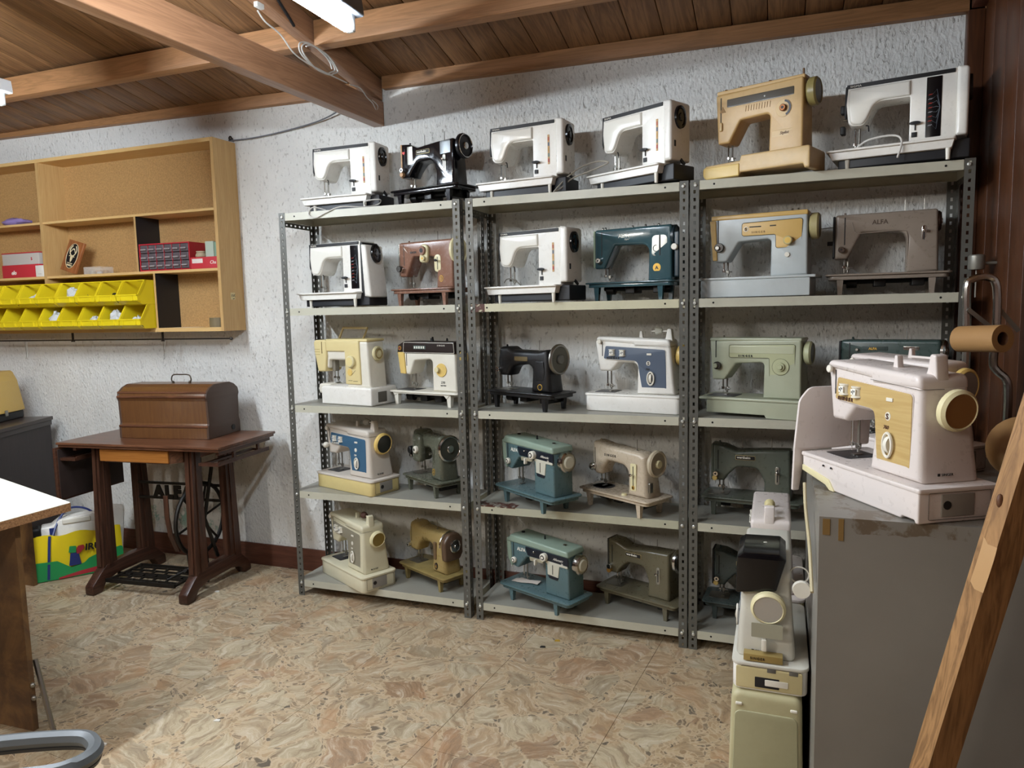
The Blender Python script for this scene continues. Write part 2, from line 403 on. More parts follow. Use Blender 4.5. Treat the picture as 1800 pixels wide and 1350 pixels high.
# right wall: boarded with brown planks
wr = bpy.data.objects.new('wall_right', None); C.objects.link(wr); tag(wr, kind='structure')
obj('backing', MB().box(2.815, 2.9, -5.2, WY, -.02, 3.5), plain('dark_backing', '1d110a', .9), wr, False)
pm = mesh_of(MB().bbox(-.0715, .0715, 0, .016, 0, 3.6, .003), 'plank', BROWN_Z)
for i in range(26):
    put('plank', pm, wr, (2.7992, WY-.085-i*.145, -.01), (0, 0, -PI/2))
# ceiling: sloping boards, parts of the ceiling
ce = bpy.data.objects.new('ceiling', None); C.objects.link(ce); tag(ce, kind='structure')
sl = math.atan(.2031); ln = 5.7/math.cos(sl)
bm_ = mesh_of(MB().bbox(-.0655, .0655, -.014, 0, 0, 1, .0028), 'plank', PINE_C)
bmesh_y = mesh_of(MB().side(rect(-ln, .02, 0, .014, .002), -.0642, .0642, .0042), 'plank', PINE_C)
for i in range(-27, 20):
    x = .389+.065+.1305*i+.0  # joints match the photograph's board lines
    if x > 2.86 or x < -3.6: continue
    o = put('plank', bmesh_y, ce, (x, WY, 2.41), (-sl, 0, 0))
obj('roof_deck', MB().side([(.32, 2.424), (-5.3, 2.424+.2031*5.62), (-5.3, 2.5+.2031*5.62), (.32, 2.5)], -3.65, 3.0), plain('deck_dark', '2a1a10', .9), ce, False)
# beams
tb = obj('beam', MB().bbox(0, .058, -5.0, .30, 2.205, 2.315, .003), PINE_Y, None); tb.location = (.328, 0, 0); tb.name = 'tie_beam'; tag(tb, kind='structure'); tb.location = (.326, 0, 0); tb.rotation_euler = (0, 0, math.radians(-2.2))
rf = obj('rafter', MB().side(fil([(.30, 2.318), (.30, 2.408), (-5.2, 2.408+.2031*5.5), (-5.2, 2.318+.2031*5.5)], .002), .33, .386, .002), PINE_Y, None); rf.name = 'rafter_beam'; tag(rf, kind='structure'); rf.rotation_euler = (0, 0, math.radians(-2.2))
def purlin(name, x0, x1, y, h=.09, d=.062):
    z = ceil_z(y)
    o = obj(name, MB().side(rect(y-d, y, z-h, z-.002, .003), x0, x1, .002), PINE_X, None); tag(o, kind='structure'); return o
purlin('purlin_beam', -3.6, .33, -.16, .095, .06); purlin('purlin_beam', .386, 2.80, -.16, .10, .06)
purlin('purlin_beam', -3.6, .33, -1.55, .095, .06); purlin('purlin_beam', .386, 2.80, -1.55, .10, .06)
t1 = obj('trim_1', MB().side(rect(.262, .30, 2.357, 2.41, .003), -3.6, .33, .002), PINE_X, None); t1.rotation_euler = (0, math.radians(.9), 0); t1.location = (0, 0, .002); tag(t1, kind='structure')
t2 = obj('trim_2', MB().side(rect(.262, .30, 2.350, 2.412, .003), .386, 2.80, .002), PINE_X, None); t2.rotation_euler = (0, math.radians(.55), 0); t2.location = (0, 0, .018); tag(t2, kind='structure')
t3 = obj('trim_3', MB().bbox(2.745, 2.80, .262, .30, 0, 2.42, .004), BROWN_Z, None); tag(t3, kind='structure')
t4 = obj('trim_4', MB().side(rect(-2.6, .262, 2.33, 2.42, .004), 2.755, 2.80, .003), BROWN_X, None); tag(t4, kind='structure')
t4.rotation_euler = (-sl, 0, 0); t4.location = (0, .02, .02)
bb = obj('baseboard_back', MB().side(fil([(.285, 0), (.30, 0), (.30, .115), (.289, .115)], .002), -3.6, 2.745, .001), BROWN_X, None); tag(bb, kind='structure')

# ---------------------------------------------------------------- lamps
def lamp(x, ya, yb, z, power, colr, label, batten=True, white=False):
    t = thing('fluorescent_lamp', label, 'lamp', (x, ya, z))
    L = yb-ya
    hous = MB().side(fil([(-.03, .028), (.03, .028), (.022, .075), (-.022, .075)], .006), 0, 1, .003)
    hb = MB(); hb.T = Matrix.Rotation(-PI/2, 4, 'Z') @ Matrix.Identity(4)
    hb = MB(); hb.prism(fil([(-.032, .022), (.032, .022), (.026, .07), (-.026, .07)], .006), L-.02, .02, 0)
    obj('housing', hb, plain('lamp_white', 'd8dde0', .4) if white else plain('lamp_grey', '6a6d74', .5), t)
    m = bpy.data.materials.new('tube_light'); m.use_nodes = True; nt_ = m.node_tree; nt_.nodes.clear()
    e = nt_.nodes.new('ShaderNodeEmission'); e.inputs[0].default_value = (*colr, 1); e.inputs[1].default_value = power
    o_ = nt_.nodes.new('ShaderNodeOutputMaterial'); nt_.links.new(e.outputs[0], o_.inputs[0])
    obj('tube', MB().cyl((0, -.022, -.010), (0, L+.022, -.010), .019, 16), m, t)
    for yy in (-.022, L+.022):
        s = 1 if yy > L/2 else -1
        obj('tube_socket', MB().bbox(-.013, .013, yy-.012+.014*s, yy+.012+.014*s, -.024, .026, .004), plain('socket_white', 'cfd3d4', .5), t)
    for yy in (-.25, L+.25):
        obj('hanger', MB().cyl((0, yy, .07), (0, yy, ceil_z(ya+yy)-z-.002), .0022, 6), DSTEEL, t)
    return t
lamp(*TUBES[0], 'lit fluorescent tube lamp hanging beside the big tie beam')
lamp(*TUBES[1], 'white fluorescent lamp whose tip shows left of the tie beam', white=True)
lamp(*TUBES[2], 'lit fluorescent tube lamp hanging behind the viewer over the aisle')
lamp(*TUBES[3], 'lit fluorescent tube lamp hanging behind the viewer over the workbench')

# ---------------------------------------------------------------- slotted angle shelving
LV = [.0776, .5102, .9178, 1.3651, 1.7939]; PH = 1.797; FW = .032; SD = .26; LIP = .0325
def slotted(mb, along, L, w, pitch=.0275, th=.002, hw=.0082, hh=.0125):
    """a strip w wide and L long in local (u,v) with a row of slots; along maps (u, v, depth) to a point"""
    n = int(L/pitch); p = L/n; c = w*.5
    for dep in (0, th):
        for i in range(n):
            a, b = i*p, (i+1)*p; m = (a+b)/2; s0, s1 = m-hh/2, m+hh/2; u0, u1 = c-hw/2, c+hw/2
            o = len(mb.v)
            P = [(0, a), (u0, a), (u1, a), (w, a), (0, s0), (u0, s0), (u1, s0), (w, s0), (0, s1), (u0, s1), (u1, s1), (w, s1), (0, b), (u0, b), (u1, b), (w, b)]
            Q = []
            mb.add([along(u, v, dep) for u, v in P], [(0, 1, 5, 4), (1, 2, 6, 5), (2, 3, 7, 6), (4, 5, 9, 8), (6, 7, 11, 10), (8, 9, 13, 12), (9, 10, 14, 13), (10, 11, 15, 14)])
    for i in range(n):   # slot walls
        a, b = i*p, (i+1)*p; m = (a+b)/2; s0, s1 = m-hh/2, m+hh/2; u0, u1 = c-hw/2, c+hw/2
        q = [(u0, s0), (u1, s0), (u1, s1), (u0, s1)]
        mb.add([along(u, v, 0) for u, v in q]+[along(u, v, th) for u, v in q], [(0, 1, 5, 4), (1, 2, 6, 5), (2, 3, 7, 6), (3, 0, 4, 7)])
    for u in (0, w):
        mb.add([along(u, 0, 0), along(u, L, 0), along(u, L, th), along(u, 0, th)], [(0, 1, 2, 3)])
    for v in (0, L):
        mb.add([along(0, v, 0), along(w, v, 0), along(w, v, th), along(0, v, th)], [(0, 1, 2, 3)])
def post_mesh(sx, sy):
    mb = MB()
    for z0 in (0, PH/2+.0008):
        L = PH/2-.0008
        slotted(mb, lambda u, v, d: (sx*u, sy*d, z0+v), L, FW)
        slotted(mb, lambda u, v, d: (sx*d, sy*(u+.002), z0+v), L, FW)
    me = mesh_of(mb, 'post', M_POST, False); return me
POSTS = {(a, b): post_mesh(a, b) for a in (1, -1) for b in (1, -1)}
BOLT = mesh_of(MB().lathe([(.0001, -.006), (.004, -.0058), (.0062, -.004), (.0066, -.001), (.0066, .0002)], 'y', n=10), 'bolt', ZINC)
HOLE = mesh_of(MB().lathe([(.0001, -.0004), (.0038, -.0004), (.0038, .0006), (.0001, .0006)], 'y', n=10), 'punched_hole', plain('hole_dark', '0b0a08', .9))
def shelf_mesh(w, mat, dz=0):
    mb = MB(); x0, x1, y0, y1 = .0025, w-.0025, .0022, SD-.0022
    mb.box(x0, x1, y0, y1, -.0012, 0)
    mb.box(x0+FW-.0005, x1-FW+.0005, y0-.0022, y0-.001, -LIP, 0); mb.box(x0, x1, y0, y0+.001, -LIP, -.0012)
    mb.box(x0, x1, y1-.001, y1, -LIP, -.0012)
    mb.box(x0, x0+.001, y0+.001, y1-.001, -LIP, -.0012); mb.box(x1-.001, x1, y0+.001, y1-.001, -LIP, -.0012)
    mb.box(x0+FW, x1-FW, y0, y0+.008, -LIP, -LIP+.001); mb.box(x0+FW, x1-FW, y1-.009, y1-.001, -LIP, -LIP+.001)
    return mesh_of(mb, 'shelf', mat, False)
def unit(x0, w, label, rust=()):
    t = thing('metal_shelving_unit', label, 'shelving', (x0, 0, 0), 0, 'slotted angle shelving units')
    for (px, sx) in ((0, 1), (w, -1)):
        for (py, sy) in ((0, 1), (SD, -1)):
            put('post', POSTS[sx, sy], t, (px, py, 0))
    for i, z in enumerate(LV):
        m = M_SHELF
        if i in rust: m = M_SHELF_R if i == 1 else M_SHELF_R2
        put('shelf', shelf_mesh(w, m), t, (0, 0, z))
        for px in (.019, w-.019): put('bolt', BOLT, t, (px, 0, z-.016))
        for px in (.085, w-.085): put('punched_hole', HOLE, t, (px, -.0004, z-.016))
        if i == 4:
            for sx, px in ((1, .003), (-1, w-.003)):   # strap of slotted angle under the top shelf end
                sm = MB(); slotted(sm, lambda u, v, d: (px+sx*(d), .034+v, z-LIP-.001-u), SD-.068, .022, .03)
                obj('side_strap', sm, M_POST, t, False)
    return t
unit(0.0, .9261-.0261+.0, 'grey slotted angle shelving unit nearest the wooden cabinet', ())
unit(.9261, 1.8228-.9261, 'middle grey slotted angle shelving unit with rust patches on its shelves', (1, 3))
unit(1.8289, 2.7333-1.8289, 'grey slotted angle shelving unit beside the brown boarded wall', ())

# ---------------------------------------------------------------- sewing machine parts
WHITE = paint('white_enamel', 'e6e3db', .3, 0, .12, '9a8d70'); OFFW = paint('off_white_plastic', 'dfdacc', .38, 0, .12, '9a8a60')
CREAM = paint('cream_plastic', 'd9cfa4', .38, 0, .1, '8f7f50'); YELP = paint('yellowed_plastic', 'd8b96c', .38, 0, .08, '8f7030')
M_TEXTB = plain('print_black', '14120f', .5); M_TEXTW = plain('print_white', 'e6e2d6', .5); M_GOLD = plain('print_gold', 'c49a3c', .4, .4)
M_RED = plain('print_red', 'c03a2a', .5); M_GLASSY = plain('window_white', 'e8e6de', .2)
NEEDLE = CHROME
def disc(parent, name, x, y, z, r, d, mat, bev=.0015, mat2=None, r2=None, n=20):   # round knob facing front (-y)
    o = obj(name, MB().lathe([(r*.02, -d), (r-bev, -d), (r, -d+bev), (r, 0), (r*.02, 0)], 'y', (0, 0, 0), n), mat, parent, loc=(x, y, z))
    if mat2: obj('cap', MB().lathe([(r*.02, -d-.001), (r2, -d-.001), (r2, -d+.001), (r*.02, -d+.001)], 'y', (0, 0, 0), n), mat2, o)
    return o
def wheel(parent, x, y, z, r, w, rim, face, hub=None, hr=.35, dish=.3, plainhub=False, edge=None):
    """handwheel on the right end of a machine, axis along x"""
    b = min(.006, w*.3)
    o = obj('handwheel', MB().lathe([(r*.5, 0), (r-b, 0), (r, b), (r, w-b), (r-b, w), (r*.86, w), (r*.8, w-w*dish), (r*.02, w-w*dish)], 'x', (0, 0, 0), 28), rim, parent, loc=(x, y, z))
    obj('wheel_face', MB().lathe([(r*.02, w-w*dish), (r*.815, w-w*dish), (r*.815, w-w*dish+.0012), (r*.02, w-w*dish+.0016)], 'x', (0, 0, 0), 28), face, o)
    if hub:
        obj('hub', MB().lathe([(r*hr, w-w*dish), (r*hr, w+.002), (r*hr*.85, w+.005), (r*.02, w+.005)], 'x', (0, 0, 0), 20), hub, o)
    if edge: obj('chrome_ring', MB().lathe([(r+.0006, b), (r+.001, b), (r+.001, w-b), (r+.0006, w-b)], 'x', (0, 0, 0), 28), edge, o)
    return o
def needle(parent, x, y, zt, zb, foot=True):
    nb = obj('needle_bar', MB().cyl((0, 0, 0), (0, 0, zb-zt+.022), .0032, 8).bbox(-.006, .005, -.004, .004, zb-zt+.022, zb-zt+.032, .001).cyl((0, 0, zb-zt+.024), (0, 0, zb-zt+.006), .0009, 6), NEEDLE, parent, loc=(x, y, zt))
    obj('presser_foot', MB().cyl((0, 0, 0), (0, 0, zb-zt+.008), .0034, 8).bbox(-.007, .007, -.004, .004, zb-zt+.016, zb-zt+.030, .0015).cyl((.005, -.004, zb-zt+.024), (.016, -.006, zb-zt+.024), .0025, 8).plate(fil([(-.007, -.016), (.007, -.016), (.006, .01), (-.006, .01)], .002), zb-zt+.001, zb-zt+.004), STEEL, parent, loc=(x+.013, y+.008, zt))
def tension(parent, x, y, z, mat=None, r=.013, d=.022):
    disc(parent, 'tension_dial', x, y, z, r, d, mat or CHROME, .002, M_TEXTB, r*.35)
def spools(parent, pts, h=.045, mat=None):
    for x, y, z in pts:
        obj('spool_pin', MB().cyl((0, 0, 0), (0, 0, h), .0014, 6).lathe([(.001, 0), (.004, 0), (.004, .003), (.001, .003)], 'z', n=8), mat or STEEL, parent, loc=(x, y, z))
def knobt(parent, x, y, z, r=.0045, h=.009, mat=None):
    obj('thread_guide', MB().lathe([(r, 0), (r, h*.5), (r*.6, h*.6), (r*1.0, h*.85), (r*.3, h)], 'z', n=10), mat or STEEL, parent, loc=(x, y, z))
def slot(parent, x, z0, z1, y, w=.004, mat=None, name='take_up_slot'):
    obj(name, MB().bbox(-w/2, w/2, -.0008, .002, z0, z1, .0008), mat or M_BLK, parent, loc=(x, y, 0))
def legs(parent, pts, h, mat, r0=.011, r1=.007):
    for x, y in pts:
        mb = MB(); mb.loft([[(x-r1, y-r1, 0), (x+r1, y-r1, 0), (x+r1, y+r1, 0), (x-r1, y+r1, 0)], [(x-r0, y-r0, h), (x+r0, y-r0, h), (x+r0, y+r0, h), (x-r0, y+r0, h)]])
        obj('leg', mb, mat, parent)
def mechanism(parent, L, D, z, x0=.06, x1=.34, drop=.04, mat=None):
    mb = MB(); mb.cyl((x0, D*.45, z-.02), (x1, D*.45, z-.02), .008); mb.cyl((x0+.02, D*.7, z-.022), (x1-.02, D*.7, z-.022), .006)
    mb.lathe([(.004, -.02), (.019, -.018), (.019, .016), (.004, .018)], 'x', (x0+.03, D*.45, z-.024))
    mb.bbox(x0+.1, x0+.14, D*.3, D*.8, z-drop, z, .003); mb.bbox(x1-.06, x1-.02, D*.25, D*.8, z-drop, z, .003)
    obj('mechanism', mb, mat or plain('oily_mechanism', '1f1d1b', .4, .5), parent)
def bed_plate(parent, L, D, z, t, mat, r=.02, rim=.01, name='bed', rmat=None):
    mb = MB(); mb.plate(rect(0, L, 0, D, r), z-t, z, min(.003, t*.45))
    mb.plate(rect(rim, L-rim, rim, D-rim, r), z-t-.014, z-t+.001, .002)
    return obj(name, mb, mat, parent)
def needle_plate(parent, x0, x1, y0, y1, z, mat=None, r=.008):
    obj('needle_plate', MB().plate(rect(x0, x1, y0, y1, r), z, z+.0012, .0004), mat or STEEL, parent)
def body(parent, hx0, hx1, zh, za, px0, px1, zb, zt0, zt1, y0, y1, mat, b=.012, r=.012, hx0b=None, hx1t=None, px0t=None, px1t=None, extra_r=.02, warp=None, ru=None, name='body', top=None, rtl=None, rtr=None):
    hx0b = hx0 if hx0b is None else hx0b; hx1t = hx1 if hx1t is None else hx1t; px0t = px0 if px0t is None else px0t; px1t = px1 if px1t is None else px1t
    P = [(px0, zb, .003), (px1, zb, .003), (px1t, zt1, rtr if rtr is not None else r)]
    if top: P += top
    P += [(hx0, zt0, rtl if rtl is not None else r), (hx0b, zh, r), (hx1, zh, r), (hx1t, za, ru or extra_r), (px0t, za, ru or extra_r)]
    return obj(name, MB().prism(fil(P, r), y0, y1, b, warp), mat, parent, ang=50)
def lever_plate(parent, x0, x1, z0, z1, y, mat, kn=True, r=.006, knob=None):
    o = obj('stitch_lever_plate', MB().prism(rect(x0, x1, z0, z1, r), y-.002, y+.003, .0008), mat, parent)
    xm = (x0+x1)/2
    obj('lever_slot', MB().bbox(xm-.0018, xm+.0018, y-.003, y, z0+.01, z1-.01, .0006), M_BLK, o)
    if kn: obj('lever', MB().cyl((xm, y-.004, (z0+z1)/2+.01), (xm, y-.02, (z0+z1)/2+.012), .0028, 8).lathe([(.0001, -.024), (.006, -.022), (.006, -.016), (.0001, -.014)], 'y', (xm, y+.002, (z0+z1)/2+.012), 10), knob or CHROME, o)
    return o
def badge(parent, x, z, y, r, mat, ring=None, s=None, smat=None, size=.02, oval=1.3):
    P = [(x+r*math.cos(a*PI/10), z+r*oval*math.sin(a*PI/10)) for a in range(20)]
    o = obj('badge', MB().prism(P, y-.0012, y+.002, 0), ring or M_GOLD, parent)
    P2 = [(x+r*.75*math.cos(a*PI/10), z+r*.75*oval*math.sin(a*PI/10)) for a in range(20)]
    obj('badge_centre', MB().prism(P2, y-.0018, y, 0), mat, o)
    if s: text(o, s, x, y-.0022, z-size*.36, size, smat or M_TEXTW, align='CENTER', bold=.0006)
    return o
def cord(parent, pts, mat, r=.003, name='cord'):
    return obj(name, MB().tube(smooth_path(pts), r, 7), mat, parent)
def smooth_path(pts, n=6):
    P = [Vector(p) for p in pts]; out = []
    for i in range(len(P)-1):
        a, b_, c, d = P[max(i-1, 0)], P[i], P[i+1], P[min(i+2, len(P)-1)]
        for k in range(n):
            u = k/n; out.append(.5*((2*b_)+(c-a)*u+(2*a-5*b_+4*c-d)*u*u+(-a+3*b_-3*c+d)*u**3))
    out.append(P[-1]); return out
def M(label, lv, x, y, yaw, group=None, dz=0, name='sewing_machine'):
    z = (LV[lv] if isinstance(lv, int) else lv)+dz+.0008
    return thing(name, label, 'sewing machine', (x, y, z), yaw, group)

# ---- white machine with a black name strip and a wide tray base
def fam_sigma(label, lv, x, y, yaw, panel='strip', open_cover=False, L=.36, cords=0, grp=None):
    t = M(label, lv, x, y, yaw, grp); zb = .066
    base = MB(); base.prism(fil([(0, zb), (.012, zb-.030), (L-.02, zb-.030), (L-.012, zb)], .003), .012, .170, .002)
    obj('underbody', MB().bbox(.03, L-.03, .03, .165, .006, zb-.028, .004).bbox(L-.06, L+.03, .045, .175, .006, zb, .004), plain('black_underbody', '16171b', .5), t)
    bt = obj('base_tray', base, WHITE, t)
    obj('tray_rim', MB().plate(rect(-.006, L-.008, 0, .178, .012), zb-.004, zb+.003, .0015), WHITE, bt)
    obj('leg', MB().cyl((L-.03, .02, 0), (L-.03, .02, zb-.03), .006, 10, .008), OFFW, t)
    obj('leg', MB().cyl((.06, .03, 0), (.06, .03, zb-.03), .006, 10, .008), OFFW, t)
    y0, y1 = .045, .145
    def wp(px, py, pz): return (px, py, pz)
    P = [(.245, zb, .002), (L-.01, zb, .002), (L-.01, .287, .004), (.055, .287, .006), (.050, .225, .02), (.058, .152, .02), (.105, .148, .018), (.118, .168, .02), (.142, .222, .03), (.245, .222, .004)]
    obj('body', MB().prism(fil(P, .004), y0, y1, .004), WHITE, t, ang=45)
    obj('arm_front', MB().prism(fil([(.060, .274, .008), (.057, .225, .03), (.064, .156, .018), (.103, .152, .018), (.116, .170, .02), (.141, .226, .04), (.246, .226, .004), (.246, .274, .003)], .006), y0-.0075, y0+.008, .0075), paint('white_gloss', 'e8e5db', .22, 0, .05, '9a8d70'), t, ang=50)
    obj('name_strip', MB().prism(fil([(.052, .290), (.052, .277), (L-.018, .277), (L-.018, .290)], .001), y0-.0035, y0+.02, .001), M_BLK, t)
    text(t, 'SIGMA', .062, y0-.0042, .2795, .0095, M_TEXTW, spacing=1.1, sx=1.2)
    obj('face_edge', MB().prism(fil([(.047, .285), (.054, .288), (.056, .23), (.050, .17), (.044, .19)], .003), y0+.002, y1-.002, .002), M_BLK, t)
    obj('top_cover', MB().prism(fil([(.055, .286), (L-.01, .286), (L-.01, .292), (.06, .291)], .001), y0, y1, .001), WHITE, t)
    if panel == 'strip':
        o = obj('stitch_strip', MB().prism(rect(.311, .320, .12, .235, .001), y0-.0012, y0+.002, .0004), plain('strip_tan', 'b9925c', .5), t)
        for k, c in enumerate(('a8483a', '6a7a70', 'b08a4a', '5a6470', 'a8583a')):
            obj('stitch_mark', MB().bbox(.3125, .3195, y0-.0018, y0-.0008, .128+k*.021, .142+k*.021, .0002), plain('mark_'+c, c, .5), o)
    else:
        o = obj('stitch_panel', MB().prism(rect(.292, .336, .082, .274, .002), y0-.0016, y0+.002, .0006), M_BLKG, t)
        for k in range(8):
            zz = .12+k*.014
            obj('stitch_mark', MB().tube([(.298+(q % 2)*.003+q*.0018, y0-.0022, zz+(.002 if q % 2 else -.002)) for q in range(6)], .0006, 4), M_RED if k % 3 else plain('mark_white', 'b9b9c0', .5), o)
            obj('guide_line', MB().tube([(.310, y0-.002, zz), (.322, y0-.002, zz+(k-3.5)*.004), (.332, y0-.002, .174)], .0004, 4), plain('mark_grey', '77808a', .5), o)
    obj('stitch_lever', MB().lathe([(.0001, -.016), (.016, -.014), (.018, -.008), (.01, 0), (.0001, 0)], 'y', n=16), M_BLK, t, loc=(.262, y0-.002, .132), ).scale = (1, 1, .32)
    obj('stitch_lever_stem', MB().bbox(-.0015, .0015, -.004, 0, -.022, 0, .0005), M_BLK, t, loc=(.262, y0, .132))
    obj('button', MB().bbox(.252, .268, y0-.003, y0+.001, .088, .104, .001), M_BLK, t)
    # side housing with the handwheel
    hx = L-.012; sh = MB()
    if not open_cover:
        sh.prism(fil([(hx, .078, .006), (hx+.034, .078, .008), (hx+.034, .292, .012), (hx, .296, .004)], .004), y0-.008, y1+.016, .010)
        obj('side_cover', sh, WHITE, t, ang=50); xx = hx+.034
    else:
        obj('inner_frame', MB().bbox(hx-.002, hx+.014, y0, y1+.01, .03, .285, .004), M_BLK, t)
        sh.prism(fil([(hx+.022, .045, .004), (hx+.062, .040, .008), (hx+.040, .272, .012), (hx+.010, .276, .004)], .004), y0-.012, y1+.010, .010)
        obj('side_cover', sh, WHITE, t, ang=50); xx = hx+.050
    wh = MB().lathe([(.002, 0), (.030, 0), (.033, .004), (.032, .012), (.024, .014), (.022, .010), (.012, .010), (.010, .014), (.0005, .014)], 'x', n=26)
    w = obj('handwheel', wh, M_BLKG, t, loc=(xx-(.004 if not open_cover else .006), .092, .235)); w.scale = (1, 1.0, 1.28)
    if open_cover: w.rotation_euler = (0, math.radians(-5), 0)
    if not open_cover:
        obj('vent', MB().box(xx-.001, xx+.003, .115, .145, -.006, .006), M_BLK, t, loc=(0, 0, .145)).rotation_euler = (math.radians(-32), 0, 0)
        obj('socket', MB().bbox(xx-.001, xx+.0015, .058, .068, .128, .150, .0005), M_BLK, t)
    needle(t, .076, .09, .150, zb+.003)
    obj('knee_hook', MB().tube(smooth_path([(.112, .06, .150), (.120, .055, .146), (.122, .055, .128)]), .0022, 6), M_BLK, t)
    knobt(t, .30, .10, .292); knobt(t, .20, .12, .291, .002, .014)
    obj('thread_guide', MB().cyl((.040, .06, .178), (.052, .06, .178), .004, 8), STEEL, t)
    if cords == 1: cord(t, [(.05, .075, zb+.02), (.07, .07, zb+.035), (.11, .06, zb+.032), (.14, .07, zb+.006)], plain('grey_cord', '77736a', .6), .0022)
    return t

# ---- classic round-armed machines on a flat bed
def bed_on_legs(t, L, D, zb, mat, legmat=None, tt=.007, mech=True, pts=None, r=.02):
    bed_plate(t, L, D, zb, tt, mat, r)
    legs(t, pts or [(.05, .025), (L-.06, .025), (.05, D-.025), (L-.06, D-.025)], zb-tt-.013, legmat or mat)
    if mech: mechanism(t, L, D, zb-tt)
def classic(label, lv, x, y, yaw, mat, face=None, L=.38, zb=.075, big=.062, wheelm=None, wface=None, hub=None, name=None, nsize=.014, nmat=None, style=0, D=.17, spins=((.255, .08),), H=.262, wx=None, wz=None, ww=.022, dz=0, bedmat=None, needle_on=True, grp=None, nx=.14, nbox=False, nz=None, stitch=None, nshear=0, nspc=1.0):
    t = M(label, lv, x, y, yaw, grp, dz)
    bed_on_legs(t, L, D, zb, bedmat or mat)
    def wp(px, py, pz):      # pillar flares towards the bed, arm is slimmer
        c = .085; k = 1.0+.25*max(0, min(1, (zb+.10-pz)/.10)) if px > .2 else 1.0
        return (px, c+(py-c)*k, pz)
    if style == 0:   # rounded head bulging above the arm
        P = [(.235, zb, .003), (.340, zb, .003), (.325, H-.03, .01), (.318, H+.004, .012), (.27, H-.004, .03), (.125, H-.002, .03), (.098, H+.012, .012), (.050, H+.012, .016), (.036, H-.05, .03), (.046, zb+.062, .006), (.098, zb+.062, .01), (.120, zb+.100, .03), (.150, H-.066, .02), (.238, H-.060, .03)]
    elif style == 1:  # wertheim: stepped angular top with sharp nose
        P = [(.238, zb, .003), (.338, zb, .003), (.330, H, .006), (.235, H-.004, .03), (.13, H-.014, .03), (.085, H+.006, .008), (.042, H+.010, .003), (.042, zb+.058, .003), (.085, zb+.058, .005), (.098, zb+.080, .02), (.135, H-.075, .04), (.215, H-.075, .035), (.238, H-.13, .03)]
    elif style == 2:  # slant: tall arm, straight head, wide
        P = [(.262, zb, .003), (.360, zb, .003), (.355, H, .010), (.030, H-.002, .010), (.030, zb+.055, .006), (.072, zb+.055, .008), (.118, H-.068, .008), (.262, H-.072, .03)]
    elif style == 3:  # beige 400-series: low head to the front, thick arm
        P = [(.245, zb, .003), (.345, zb, .003), (.325, H-.02, .012), (.300, H-.006, .02), (.12, H+.004, .03), (.045, H+.018, .014), (.042, zb+.075, .01), (.060, zb+.058, .008), (.092, zb+.058, .012), (.100, zb+.085, .03), (.128, H-.062, .02), (.238, H-.068, .04)]
    b = {0: .018, 1: .010, 2: .010, 3: .018}[style]
    obj('body', MB().prism(fil(P, .01), .045, .128, b, wp), mat, t, ang=55)
    fm = face or CHROME
    if style == 1:
        obj('face_plate', MB().bbox(.034, .0425, .050, .122, zb+.058, H+.010, .002), fm, t)
    elif style == 2:
        obj('face_plate', MB().bbox(.0225, .031, .048, .125, zb+.060, H-.006, .003), fm, t)
    else:
        obj('face_plate', MB().ell((0, 0, 0), .006, .030, .062, 12, 8), fm, t, loc=(.0405, .0865, H-.052))
    wx = wx or .345; wz = wz or H-.032
    obj('wheel_boss', MB().lathe([(.024, -.03), (.028, 0), (.020, .012), (.004, .012)], 'x', n=16), mat, t, loc=(wx-.012, .0865, wz))
    wheel(t, wx, .0865, wz, big, ww, wheelm or CHROME, wface or DSTEEL, hub or CHROME, .3)
    if needle_on: needle(t, .062, .085, zb+.062, zb)
    needle_plate(t, .02, .10, .05, .12, zb)
    tension(t, .052 if style != 1 else .055, .048, zb+.088, None, .011)
    spools(t, [(a, b2, H-.004) for a, b2 in spins])
    knobt(t, .062, .085, H+.008 if style != 2 else H-.004, .005, .012, mat)
    slot(t, .062, zb+.105, H-.012, .0452 if style != 3 else .0455)
    if name:
        nz_ = nz or H-.040
        if nbox:
            w_ = len(name)*nsize*.62
            fr = obj('name_plate', MB().prism(rect(nx-.006, nx+w_+.004, nz_-.006, nz_+nsize*.95, .003), .0432, .047, .0006), plain('name_gilt', 'b9a878', .4, .5), t)
            obj('name_field', MB().prism(rect(nx-.0045, nx+w_+.0025, nz_-.0045, nz_+nsize*.95-.0015, .002), .0426, .044, .0002), M_BLK, fr)
            text(fr, name, nx, .0422, nz_, nsize, M_TEXTW, bold=.0004)
        else:
            text(t, name, nx, .0445, nz_, nsize, nmat or M_GOLD, spacing=nspc, shear=nshear, bold=.0003)
    return t

